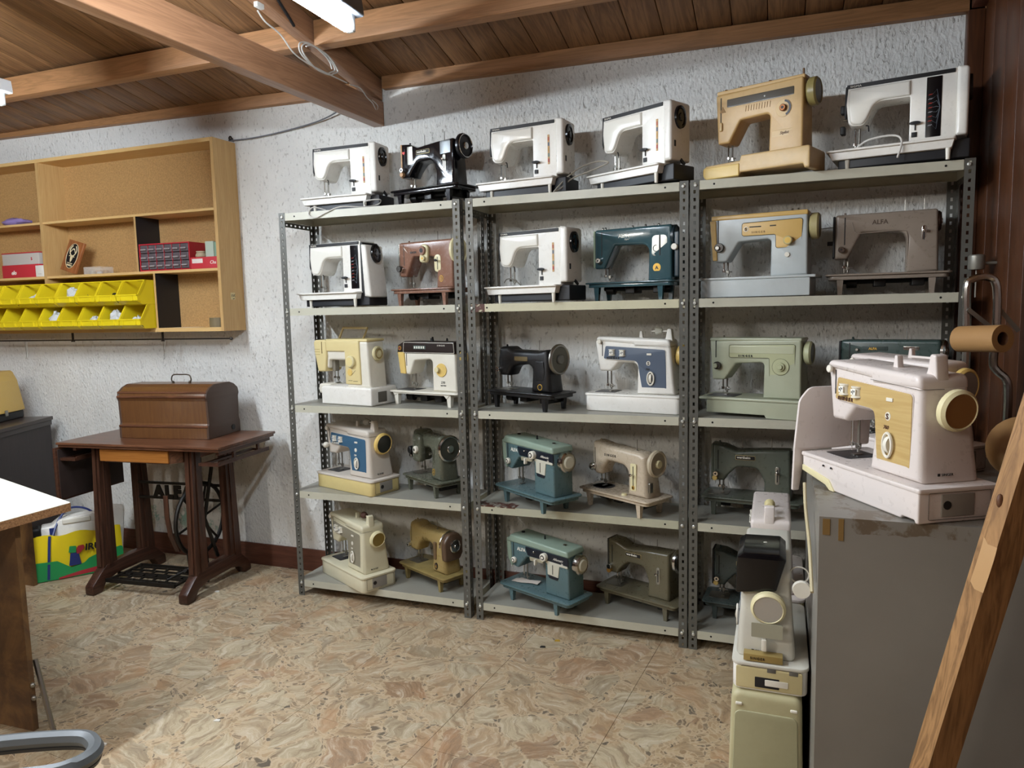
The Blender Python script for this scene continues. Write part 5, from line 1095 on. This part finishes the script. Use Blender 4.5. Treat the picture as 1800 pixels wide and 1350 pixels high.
# ---------------------------------------------------------------- treadle table with its wooden bonnet
TX0, TY0, TYAW, TZ = -1.144, -.304, 5.3, .745
t = thing('treadle_table', 'dark walnut treadle sewing table with cast iron wheel and pedal', 'table', (TX0, TY0, 0), TYAW); LT, DT = .918, .455
obj('tabletop', MB().plate(rect(0, LT, 0, DT, .004), TZ-.012, TZ, .003).plate(rect(.006, LT-.006, .006, DT-.006, .004), TZ-.024, TZ-.012, .003), WAL_X, t)
obj('drawer_case', MB().plate(fil([(.26, .03), (.62, .03), (.665, .075), (.665, .40), (.215, .40), (.215, .075)], .004), TZ-.092, TZ-.024, .001), WAL_X, t)
obj('drawer_front', MB().bbox(.235, .625, .022, .034, TZ-.088, TZ-.028, .003), DRAW_X, t)
for lx in (.165, .700):
    for ly, sg in ((.085, 1), (.345, -1)):
        mb = MB(); w0, w1 = .030, .042
        mb.loft([[(lx-.022, ly-w1, .11), (lx+.022, ly-w1, .11), (lx+.022, ly+w1, .11), (lx-.022, ly+w1, .11)], [(lx-.020, ly-w0+.012*sg, TZ-.024), (lx+.020, ly-w0+.012*sg, TZ-.024), (lx+.020, ly+w0+.012*sg, TZ-.024), (lx-.020, ly+w0+.012*sg, TZ-.024)]])
        g = obj('leg', mb, WAL_Z, t)
        obj('leg_moulding', MB().loft([[(lx-.027, ly-.012, .12), (lx+.027, ly-.012, .12), (lx+.027, ly+.012, .12), (lx-.027, ly+.012, .12)], [(lx-.025, ly-.010+.012*sg, TZ-.03), (lx+.025, ly-.010+.012*sg, TZ-.03), (lx+.025, ly+.010+.012*sg, TZ-.03), (lx-.025, ly+.010+.012*sg, TZ-.03)]]).loft([[(lx-.010, ly-w1-.006, .12), (lx+.010, ly-w1-.006, .12), (lx+.010, ly-w1+.01, .12), (lx-.010, ly-w1+.01, .12)], [(lx-.008, ly-w0+.006*sg-.004, TZ-.03), (lx+.008, ly-w0+.006*sg-.004, TZ-.03), (lx+.008, ly-w0+.01+.006*sg, TZ-.03), (lx-.008, ly-w0+.01+.006*sg, TZ-.03)]]), WAL_Z, g)
    obj('foot', MB().side(fil([(-.035, 0, .012), (.02, 0, .012), (.05, .045, .03), (.12, .062, .03), (.30, .062, .03), (.375, .045, .03), (.405, 0, .012), (.46, 0, .012), (.455, .045, .02), (.40, .095, .02), (.365, .128, .006), (.065, .128, .006), (.02, .095, .02), (-.035, .045, .02)], .01), lx-.024, lx+.024, .004), WAL_Y, t)
# brace with letters, wheel, belt guard and pedal
ir = obj('cross_brace', MB().box(.185, .680, .300, .312, .480, .492).box(.185, .680, .300, .312, .402, .414), IRON, t, False)
text(ir, 'ALFA', .285, .301, .414, .083, IRON, spacing=1.3, bold=.006, ext=.004)
wx_, wy_, wz_, wr_ = .625, .215, .340, .175
wmb = MB().tube([(wx_, wy_+wr_*math.cos(a), wz_+wr_*math.sin(a)) for a in [2*PI*k/32 for k in range(32)]], .010, 8, True)
for k in range(6):
    a = 2*PI*k/6+.2; wmb.tube([(wx_, wy_+.04*math.cos(a), wz_+.04*math.sin(a)), (wx_, wy_+(wr_-.006)*math.cos(a), wz_+(wr_-.006)*math.sin(a))], .006, 6)
wmb.tube([(wx_, wy_+.042*math.cos(a), wz_+.042*math.sin(a)) for a in [2*PI*k/6+.2 for k in range(6)]], .006, 6, True)
obj('flywheel', wmb, IRON, t); obj('side_frame', MB().tube([(.645, .215, .10), (.645, .20, .34), (.645, .21, TZ-.03)], .011, 6).tube([(.645, .30, .12), (.645, .22, .34), (.645, .30, .60)], .009, 6).tube([(.645, .06, .13), (.645, .10, .10)], .01, 6), IRON, t)
obj('belt_guard', MB().loft([[(.575, .03+.0*k, z), (.600, .03, z), (.600, .036, z), (.575, .036, z)] for k, z in enumerate((.50, .40))]+[[(.575, .045, .30), (.600, .045, .30), (.600, .051, .30), (.575, .051, .30)], [(.575, .085, .21), (.600, .085, .21), (.600, .092, .21), (.575, .092, .21)]]), WAL_Z, t)
pd = obj('pedal', MB().box(.200, .215, .035, .265, .050, .060).box(.585, .600, .035, .265, .050, .060).box(.2, .6, .030, .042, .048, .066).box(.2, .6, .258, .268, .048, .062), IRON, t, False)
for k in range(5): obj('pedal_bar', MB().box(.215, .585, .068+k*.040, .076+k*.040, .052, .060), IRON, pd, False)
for k in range(5):
    for q in range(5): obj('pedal_link', MB().box(.25+k*.075+(q % 2)*.03, .258+k*.075+(q % 2)*.03, .042+q*.040, .068+q*.040, .053, .059), IRON, pd, False)
obj('pedal_axle', MB().cyl((.165, .15, .050), (.70, .15, .050), .008, 8).tube([(.61, .14, .055), (.615, .12, .20), (.62, .20, .30)], .006, 6).cyl((.54, .06, .075), (.63, .12, .12), .007, 6), IRON, t)
# side galleries for the small drawers
for gx0, gx1, x_in in ((.80, .905, .80), (.005, .10, .10)):
    g = obj('side_gallery', MB().box(gx0, gx1, .01, .035, .655, .668).box(gx1-.020, gx1, .035, .40, .655, .665).box(gx0, gx0+.02, .035, .40, .655, .665).box(gx1-.006, gx1, .02, .41, .665, .675).box(gx0, gx1, .395, .41, .655, .665), WAL_Y, t, False)
    for yy in (.13, .32): obj('gallery_post', MB().box(gx1-.014, gx1-.002, yy, yy+.014, .665, TZ-.024), WAL_Y, g, False)
    obj('gallery_rail', MB().box(gx1-.018, gx1, .02, .42, TZ-.040, TZ-.024), WAL_Y, g, False)
obj('hanging_leaf', MB().side(rect(-.01, .400, TZ-.290, TZ-.026, .004), -.012, .006, .003), WAL_Y, t); obj('leaf_lining', MB().bbox(.006, .010, .0, .39, TZ-.28, TZ-.035, .001), plain('leaf_dark', '2e2421', .4), t)
# bonnet
bx, by = on_top = (-.905, -.130); t = thing('machine_bonnet', 'curved walnut bonnet with a bail handle on top of the treadle table', 'machine cover', (-.927, -.124, TZ+.0006), 8); LB, DB, HB = .500, .262, .262
PB = [(0, 0, .002), (DB, 0, .002), (DB, .055, .006), (DB-.008, .075, .008), (DB-.004, .185, .01), (DB+.004, .20, .008), (DB-.004, .228, .010), (DB-.035, .250, .012), (DB-.07, HB, .012), (.07, HB, .012), (.035, .250, .012), (.004, .228, .010), (-.004, .20, .008), (.004, .185, .01), (.008, .075, .008), (0, .055, .006)]
def bf(P, s0, s1, x0, x1, m, par, nm):
    mb = MB(); mb.side(fil(P, .004), x0, x1, .002); return obj(nm, mb, m, par, ang=60)
bo = bf(PB, 0, 1, .004, LB-.004, WAL_B, t, 'bonnet_shell')
for x0, x1 in ((0, .012), (LB-.012, LB)): bf([(a+(-.001 if a < .1 else .001), z_, r_) for a, z_, r_ in PB], 0, 1, x0, x1, plain('end_walnut', '4a372c', .5), t, 'end_board')
for yy, zz in ((-.004, .205), (.003, .226), (-.001, .060)): obj('moulding', MB().cyl((.002, yy+.003, zz), (LB-.002, yy+.003, zz), .0065, 10), WAL_X, t)
obj('handle', MB().tube(smooth_path([(.222, DB/2, HB), (.214, DB/2, HB+.018), (.226, DB/2, HB+.040), (.27, DB/2, HB+.042), (.314, DB/2, HB+.040), (.326, DB/2, HB+.018), (.318, DB/2, HB)]), .0032, 7).ell((.222, DB/2, HB+.004), .007, .007, .007, 8, 6).ell((.318, DB/2, HB+.004), .007, .007, .007, 8, 6), plain('dark_brass', '5f564a', .35, .9), t)
obj('lock_plate', MB().side(circ(.20, .03, .014, 12), LB-.001, LB+.003), M_BLK, t)

# ---------------------------------------------------------------- dark cabinet with yellow machine case
t = thing('dark_cabinet', 'dark brown laminated cabinet standing behind the white topped table', 'cabinet', (-1.99, .335, 0), -66.6+180); LC = .85
t.location = (-1.849, .228, 0); t.rotation_euler = (0, 0, math.radians(-66.6))
# local +x runs towards the viewer along the visible face; face is on local -y side
for o_ in (1,):
    obj('carcass', MB().box(.012, LC-.012, -.45, -.012, 0, .725), WENGE, t, False)
    obj('cabinet_top', MB().bbox(0, LC, -.46, 0, .754, .775, .003).bbox(.004, LC-.004, -.456, -.006, .726, .754, .003), wood('dark_top', '40342f', '2c2421', 'x', .3, False, .5, .02), t)
t = thing('machine_case', 'yellow hard machine case with a black base on the dark cabinet', 'case', (-1.975, .160, .7758), -66.6)
obj('case_base', MB().bbox(.0, .44, -.21, -.012, 0, .045, .006), M_BLK, t)
obj('cover', MB().side(fil([(-.215, .045, .004), (-.004, .045, .004), (-.035, .22, .03), (-.06, .275, .016), (-.16, .275, .016), (-.185, .22, .03)], .01), -.012, .452, .016), paint('case_yellow', 'd2ae5c', .4, 0, .05, '8f7030'), t)
obj('latch', MB().bbox(.165, .188, -.004, .004, .028, .062, .003), STEEL, t)

# ---------------------------------------------------------------- white topped table, nearest on the left
t = thing('workbench', 'white topped chipboard workbench with dark stained panels', 'table', (-.12, -1.07, 0))
CHIP = None
def m_chip():
    m, tt, b = nt('raw_chipboard'); v = coords(tt); c = ramp(tt, noise(tt, v, 160, 4, .8), [(.35, lin('6e4a2c')), (.65, lin('b08458'))]); tt.links.new(c, b.inputs['Base Color']); b.inputs['Roughness'].default_value = .9; bump(tt, b, noise(tt, v, 200, 3), .5, .002); return m
m_ch = m_chip(); WT = .735
m, tt, b = nt('stained_board'); v = coords(tt); c = ramp(tt, noise(tt, v, 5, 6, .65, 1.0), [(.3, lin('2b1c12')), (.5, lin('553a22')), (.7, lin('7d5c34'))]); tt.links.new(c, b.inputs['Base Color']); b.inputs['Roughness'].default_value = .45; m_st = m
A = (-.055, -1.085); ux = Vector((-.955, .297)); uy = Vector((-.03, -1.0))
def quad(w, d, z0, z1, ins=0):
    a = Vector(A)+ux*ins+uy*ins; P = [a, a+ux*(w-ins), a+ux*(w-ins)+uy*(d-ins), a+uy*(d-ins)]
    return [(p.x, p.y) for p in P]
def wplate(P, z0, z1, b=0): w = WM(t); w.plate(fil(P, .003) if b else P, z0, z1, b); return w
P = fil([tuple(Vector(A)), tuple(Vector(A)+ux*1.15), tuple(Vector(A)+ux*1.15+uy*.9), tuple(Vector(A)+uy*.9)], .012)
obj('board', wplate(P, WT-.028, WT-.0015), m_ch, t, False); obj('white_laminate', wplate(inset(P, .001), WT-.0015, WT), plain('laminate_white', 'd9d6c8', .35), t, False)
def wpanel(p, q, th, z0, z1):
    p, q = Vector(p), Vector(q); d = (q-p).normalized(); n = Vector((-d.y, d.x))*th; w = WM(t)
    w.plate([tuple(p), tuple(q), tuple(q+n), tuple(p+n)], z0, z1); return w
p0 = Vector((-.095, -1.235)); obj('side_panel', wpanel(p0, p0+Vector((-.955, -.03))*.9, .018, .02, WT-.028), m_st, t, False)
obj('leg_board', wpanel(p0+Vector((-.75, .28)), p0+Vector((-.85, .28)), .03, .001, WT-.028), m_st, t, False)
o = obj('standing_board', MB().box(-.035, .035, 0, .02, 0, .50), m_st, None, False); o.location = (-1.405, -.315, .0005); tag(o, 'brown board standing upright beside the shopping bag', 'board')
obj('steel_leg', WM(t).cyl((p0.x-.022, p0.y+.024, .24), (-.018, -1.238, 0), .008, 8).cyl((-.06, -1.262, .012), (-.02, -1.24, .008), .007, 6), STEEL, t)
for z in (.172, .128): obj('bolt', WM(t).ell((p0.x+.002, p0.y-.009, z), .010, .008, .009, 10, 6), STEEL, t)
# shopping bag with a white machine in it
t = thing('shopping_bag', 'yellow and green shopping bag with printed letters beside the treadle table', 'bag', (-1.395, -.285, 0), 52)
BL, BD, BH = .40, .17, .235
YEL = plain('bag_yellow', 'e3c81c', .35); GRNB = plain('bag_green', '1f8a4a', .35); REDB = plain('bag_red', 'a82a34', .4); NAVY = plain('bag_navy', '20306a', .4)
def bagshell():
    n = 48; out = []
    def ring(z, g, wob):
        pts = []
        for k in range(n):
            u = k/n; per = 2*(BL+BD); s_ = u*per
            if s_ < BL: x, y = s_, 0
            elif s_ < BL+BD: x, y = BL, s_-BL
            elif s_ < 2*BL+BD: x, y = BL-(s_-BL-BD), BD
            else: x, y = 0, BD-(s_-2*BL-BD)
            cx_, cy_ = BL/2, BD/2; w = 1+wob*math.sin(k*1.7)*.4
            pts.append((cx_+(x-cx_)*g*w, cy_+(y-cy_)*g*w, z+wob*.12*math.sin(k*.9)*(z > .2)))
        return pts
    return [ring(z, g, w) for z, g, w in ((.002, .97, .0), (.05, 1.0, .02), (.12, 1.0, .04), (.18, 1.0, .05), (BH, .985, .06))]
R_ = bagshell(); bg = MB(); bg.loft(R_, False); bg.loft([[(p[0]*.985+.003, p[1]*.97+.003, p[2]) for p in r] for r in reversed(R_)], False)
bg.add(R_[0], [tuple(range(48))])
obj('bag_body', bg, YEL, t)
obj('green_wave', MB().prism(fil([(.0, .004), (BL, .004), (BL, .13), (BL-.10, .112), (BL-.16, .09), (BL-.18, .07), (.16, .055), (.10, .100), (.0, .105)], .012), -.009, -.0065), GRNB, t)
obj('red_band', MB().prism(fil([(.10, .004), (BL*.96, .02), (BL*.96, .05), (.20, .03), (.10, .012)], .004), -.0105, -.009), REDB, t)
obj('print_figure', MB().prism(fil([(.150, .065), (.205, .065), (.196, .13), (.160, .13)], .004), -.0115, -.009), NAVY, t); obj('print_figure', MB().prism(fil([(.152, .135), (.185, .130), (.188, .165), (.158, .168)], .004), -.0118, -.008), GRNB, t)
obj('print_figure', MB().prism(fil([(.188, .120), (.205, .128), (.225, .15), (.222, .166), (.196, .164), (.188, .148)], .004), -.0120, -.008), REDB, t)
text(t, 'IRUN', .225, -.0125, .135, .048, M_BLK, bold=.0016, shear=.12, sx=1.0)
obj('strap', MB().loft([[(.05+.02*k/6, -.011+.001*k, z), (.062+.02*k/6, -.011+.001*k, z), (.062+.02*k/6, -.009+.001*k, z), (.05+.02*k/6, -.009+.001*k, z)] for k, z in enumerate((.01, .05, .09, .13, .17, .21, .235))]), NAVY, t)
obj('handle', MB().tube(smooth_path([(.09, .012, .23), (.12, .05, .30), (.17, .09, .345), (.24, .09, .335), (.30, .05, .29), (.33, .02, .235)]), .006, 6).tube(smooth_path([(.36, .10, .23), (.37, .08, .28), (.40, .06, .22)]), .002, 5), NAVY, t)
t2_ = thing('boxed_machine', 'white machine with a black wheel end sticking out of the shopping bag', 'sewing machine', (-1.385, -.262, 0.004), 52)
obj('housing', MB().prism(fil([(.015, .0, .004), (.37, .0, .004), (.40, .315, .012), (.345, .325, .006), (.10, .300, .006), (.06, .270, .006), (.015, .268, .01)], .006), .03, .125, .008), WHITE, t2_); obj('wheel_end', MB().bbox(-.055, .015, .035, .12, .17, .268, .012), M_BLK, t2_); obj('cord_grip', MB().tube([(-.055, .05, .225), (-.066, .05, .21), (-.066, .05, .19), (-.056, .05, .185)], .006, 6), M_BLK, t2_)
obj('top_recess', MB().bbox(.11, .24, .024, .05, .272, .30, .006), OFFW, t2_); obj('navy_strap', MB().bbox(.052, .074, .027, .031, .18, .262, .001), NAVY, t2_)

# ---------------------------------------------------------------- grey cabinet on the right, things on and behind it
def m_grey():
    m, tt, b = nt('grey_painted_board'); v = coords(tt, False); c = ramp(tt, noise(tt, v, 3, 5), [(.3, lin('77736b')), (.7, lin('827e76'))])
    sx_ = tt.nodes.new('ShaderNodeSeparateXYZ'); tt.links.new(v, sx_.inputs[0])
    top = math_(tt, 'GREATER_THAN', math_(tt, 'ADD', sx_.outputs[2], math_(tt, 'MULTIPLY', noise(tt, v, 9, 4), .06)), .905)
    w = math_(tt, 'MULTIPLY', top, ramp(tt, noise(tt, v, 14, 5, .7, .5), [(.50, (0, 0, 0)), (.58, (1, 1, 1))]))
    c = mixc(tt, math_(tt, 'MULTIPLY', w, .8), c, lin('5a4a36')); tt.links.new(c, b.inputs['Base Color']); b.inputs['Roughness'].default_value = .4; return m
t = thing('grey_cabinet', 'grey painted board cabinet with a worn top edge', 'cabinet', (2.515, -.8, 0)); mg = m_grey()
obj('front_board', WM(t).box(2.2295, 2.794, -1.182, -1.164, 0, CZ), mg, t, False); obj('side_board', WM(t).box(2.2295, 2.247, -1.164, -.45, 0, CZ), mg, t, False)
obj('top_board', WM(t).box(2.247, 2.794, -1.164, -.45, CZ-.018, CZ), mg, t, False); obj('side_board', WM(t).box(2.777, 2.794, -1.164, -.45, 0, CZ-.018), mg, t, False)
tp = plain('brown_tape_strip', '7d6238', .4)
for a, b_, z0, z1 in ((2.236, 2.250, CZ-.038, CZ-.004), (2.266, 2.276, CZ-.048, CZ-.002)): obj('tape_strip', WM(t).box(a, b_, -1.1832, -1.182, z0, z1), tp, t, False)
t = thing('timber_plank', 'rough split timber plank leaning in front of the grey cabinet', 'plank', (2.39, -1.225, .62))
PLK = wood('rough_timber', 'a27a4e', '6f5030', 'z', .6, False, .9, 0)
t.location = (2.31, -1.32, 0)
def sect(z):
    K = Vector((2.42+(z-.47)*.212, -1.32)); w = Vector((.86, .42))*.060; n_ = Vector((-.48, .86))*.042
    return [(K.x, K.y, z), (K.x+w.x, K.y+w.y, z), (K.x+w.x+n_.x, K.y+w.y+n_.y, z), (K.x+n_.x, K.y+n_.y, z)]
w = WM(t); w.loft([sect(z) for z in (.001, .5, 1.0, 1.5, 1.9)]); obj('board', w, PLK, t, False)
def alongp(z, k, out): q = sect(z); a_, b_ = Vector(q[0]), Vector(q[3]); return tuple(a_+(b_-a_)*k+Vector((-.0, -out, 0)))
w = WM(t); w.loft([[alongp(z, 0, e), alongp(z, .5, e*1.3), alongp(z+.01, .8, e), alongp(z, .3, -.004)] for z, e in ((.82, .001), (.85, .003), (.88, .004), (.895, .003), (.905, .001))]); obj('split_edge', w, plain('fresh_split', 'b08a5c', .7), t)
w = WM(t); q = alongp(.985, .55, .0); w.ell((q[0]-.0, q[1], q[2]), .006, .006, .013, 10, 6); obj('knot', w, plain('knot_dark', '5a3820', .6), t)
# chrome tube frame
t = thing('chrome_frame', 'bent chrome tube frame standing between grey cabinet and brown wall', 'frame', (2.68, -.405, 0))
obj('tube', WM(t).tube(smooth_path([(2.645, -.40, 0), (2.645, -.40, .9), (2.645, -.40, 1.22), (2.640, -.40, 1.37), (2.652, -.40, 1.397), (2.69, -.40, 1.402), (2.712, -.40, 1.375), (2.716, -.40, 1.26), (2.712, -.40, 1.165), (2.722, -.40, 1.14), (2.745, -.40, 1.115), (2.752, -.40, 1.07), (2.752, -.40, .90), (2.75, -.40, 0)], 5), .011, 10), CHROME, t)
for p, q in (((2.642, -.412, 1.315), (2.70, -.412, 1.262)), ((2.722, -.388, 1.315), (2.772, -.388, 1.25))):
    obj('link_bar', WM(t).cyl(p, q, .008, 4), STEEL, t)
PAP = plain('kraft_paper', 'a07848', .7); PAPD = plain('roll_inside', '5f3c24', .8); 
def roll(label, p, q, r, r2):
    t = thing('paper_roll', label, 'roll', p); p, q = Vector(p), Vector(q); d = (q-p).normalized()
    a = d.orthogonal().normalized(); b2 = d.cross(a); n = 28
    def ring(c, rr): return [tuple(c-p+(a*math.cos(2*PI*k/n)+b2*math.sin(2*PI*k/n))*rr) for k in range(n)]
    obj('paper', MB().loft([ring(p, r2), ring(p, r), ring(q, r), ring(q, r2)], False).loft([ring(p, r2), ring(p+d*.12, r2)], False).loft([ring(p+d*.12, r2), ring(p+d*.12, .0001)], False), PAP, t)
    obj('core', MB().loft([ring(p+d*.001, r2*1.25), ring(p+d*.0005, r2*.95), ring(p+d*.15, r2*.95)], False), PAPD, t); return t
roll('small kraft paper roll held in the chrome tube frame', (2.692, -.565, 1.238), (2.618, -.455, 1.232), .036, .018)
roll('large kraft paper roll lying on the grey cabinet behind the big machine', (2.705, -.93, CZ+.079), (2.705, -.72, CZ+.079), .078, .054)
o = obj('metal_cylinder', MB().lathe([(.0001, 0), (.022, 0), (.024, .004), (.024, .044), (.020, .048), (.0001, .048)], 'z', n=18).cyl((0, 0, 0), (0, 0, -.09), .0025, 6).cyl((.02, 0, .02), (.056, 0, .02), .005, 8), plain('grey_metal', '8f8d84', .4, .6)); o.location = (2.743, -.02, 1.437); tag(o, 'small grey metal cylinder on a stem fixed to the brown wall', 'knob')

# ---------------------------------------------------------------- office chair arm at the near left, loose bits, cables
t = thing('office_chair', 'office chair of which a grey looped armrest shows', 'chair', (.46, -1.86, 0), 0)
GA = plain('arm_grey', '5c6062', .4); GB = plain('arm_black', '17181b', .45)
az = .45; c0 = Vector((.815, -1.775)); ax = Vector((-.9, -.42)).normalized(); ay = Vector((-ax.y, ax.x))
def arm(r, z, k=.0):
    pts = []
    for u, v in ((0, -.035), (-.018, 0), (0, .040), (.05, .066), (.20, .064), (.27, .04), (.27, -.04), (.20, -.060), (.05, -.058)):
        p = c0+ax*(u)+ay*(-v); pts.append((p.x, p.y, z))
    return pts
def closed(pts, n=5):
    P = [Vector(p) for p in pts]; m = len(P); out = []
    for i in range(m):
        a, b_, c, d = P[i-1], P[i], P[(i+1) % m], P[(i+2) % m]
        for k in range(n):
            u = k/n; out.append(.5*((2*b_)+(c-a)*u+(2*a-5*b_+4*c-d)*u*u+(-a+3*b_-3*c+d)*u**3))
    return out
ar = obj('armrest', WM(t).tube(closed(arm(0, az)), .0165, 8, True), GA, t); obj('arm_underside', WM(t).tube(closed(arm(0, az-.014)), .012, 8, True), GB, ar)
ce_ = c0+ax*.27
obj('arm_post', WM(t).cyl((ce_.x, ce_.y, az-.01), (ce_.x-.02, ce_.y-.02, .30), .012, 8).cyl((ce_.x-.02, ce_.y-.02, .30), (.42, -2.06, .30), .010, 8), DSTEEL, t)
obj('seat', WM(t).bbox(.10, .54, -2.46, -2.02, .31, .37, .02), plain('seat_black', '1c1c20', .8), t); obj('column', WM(t).cyl((.32, -2.24, .08), (.32, -2.24, .31), .025, 14), DSTEEL, t)
for k in range(5):
    a = 2*PI*k/5+.3; e = (.32+.27*math.cos(a), -2.24+.27*math.sin(a), .055); g = obj('base_arm', WM(t).cyl((.32, -2.24, .09), e, .018, 8, .012), GB, t); obj('caster', WM(t).cyl((e[0]-.012, e[1], .026), (e[0]+.012, e[1], .026), .0255, 12), GB, t)
def cable(name, label, pts, m, r=.003, cat='cable'):
    o = obj(name, MB().tube(smooth_path(pts, 7), r, 7), m); return tag(o, label, cat)
WCAB = plain('white_cable', 'c9c6bf', .5); GCAB = plain('grey_cable', '6a6c72', .5)
cable('wall_cable', 'thin dark cable sagging from the wooden cabinet to the big tie beam', [(-.50, .285, 2.225), (-.36, .285, 2.222), (-.16, .285, 2.236), (.05, .28, 2.262), (.20, .26, 2.30), (.326, .20, 2.32)], GCAB, .0035)
o = obj('bolt_head', MB().ell((0, 0, 0), .010, .008, .012, 10, 6).cyl((0, 0, 0), (0, .02, 0), .004, 6), DSTEEL); o.location = (-.488, .283, 2.235); tag(o, 'bolt head in the plaster just above the cabinet corner', 'bolt')
bx_ = .3905
cable('beam_cable', 'white cable running down along the side of the big tie beam', [(bx_, -.56, 2.415), (bx_, -.52, 2.39), (bx_+.002, -.44, 2.372), (bx_, -.36, 2.33), (bx_, -.26, 2.318), (bx_, -.12, 2.318), (bx_, .0, 2.320)], WCAB)
lp = [(bx_+.001*(k % 3), -.22+.11*math.cos(a)+.02*(k//16), 2.355+.042*math.sin(a)-.010*math.cos(a)) for k, a in enumerate([2*PI*q/16 for q in range(40)])]
cable('cable_loops', 'loose loops of white cable hanging on the rafter beam', lp, WCAB)
cable('beam_cable_end', 'short white cable end tacked near the wall end of the tie beam', [(bx_, .02, 2.318), (bx_+.002, .10, 2.325), (bx_, .16, 2.30), (bx_+.004, .20, 2.285), (bx_, .235, 2.262), (bx_+.003, .245, 2.285), (bx_, .20, 2.30)], WCAB, .0025)
o = obj('connector', MB().bbox(-.009, .009, -.018, .018, -.009, .009, .002), WCAB); o.location = (.398, -.56, 2.43); tag(o, 'white cable connector block beside the fluorescent lamp', 'connector')
cable('lamp_cable', 'black cable curving from the rafter beam to the lit lamp', [(.396, -.75, 2.55), (.41, -.66, 2.545), (.43, -.55, 2.50), (.41, -.42, 2.45), (.396, -.36, 2.43)], M_BLK, .006)
zt = LV[4]
cable('power_cord', 'white cord looped on the top shelf beside the first white machine', [(.24, .02, zt+.004), (.19, -.004, zt+.016), (.165, -.004, zt-.012), (.20, -.006, zt-.030), (.26, -.005, zt-.010), (.33, .0, zt+.010), (.42, .04, zt+.008), (.47, .08, zt+.02), (.50, .05, zt+.035), (.44, .03, zt+.03), (.43, .06, zt+.01), (.49, .09, zt+.006)], WCAB, .0028)
cable('power_cord', 'white cords bundled between the two white machines on the middle top shelf', [(1.30, .02, zt+.004), (1.33, .06, zt+.05), (1.38, .10, zt+.10), (1.45, .12, zt+.125), (1.50, .11, zt+.115), (1.44, .10, zt+.09), (1.36, .08, zt+.06), (1.32, .05, zt+.02), (1.30, .03, zt+.006)], plain('old_cord', 'a8a294', .5), .003)
cable('plug_cord', 'white plug cord draped over the tray of the top corner white machine', [(2.38, .06, zt+.072), (2.42, .03, zt+.095), (2.49, .005, zt+.098), (2.515, -.012, zt+.075), (2.503, -.018, zt+.02)], WCAB, .0035)
cable('cream_cable', 'cream cord hanging down beside the grey cabinet', [(2.208, -.93, .91), (2.210, -.97, .86), (2.216, -1.08, .80), (2.219, -1.17, .73)], plain('cream_cord', 'b8ab88', .5), .004)
for i_, (x, y, cc, lab) in enumerate(((1.27, -.17, '20211f', 'tiny black scrap on the floor before the middle unit'), (1.31, -.10, 'b8952e', 'tiny yellow scrap on the floor before the middle unit'), (-.42, -.10, 'd9d6ce', 'tiny white scrap beside the foot of the treadle table'), (.40, -1.00, 'd9d6ce', 'tiny white chip on the floor in the open middle'), (.15, -1.22, 'e0ddd6', 'small white triangle of paper on the floor near the workbench'))):
    o = obj('floor_scrap', MB().plate(fil([(0, 0), (.022, .006), (.018, .014), (.004, .012)], .001), 0, .004), plain('scrap_'+cc, cc, .7)); o.location = (x, y, .0003); tag(o, lab, 'scrap', 'scraps on the floor')
bpy.context.view_layer.update()
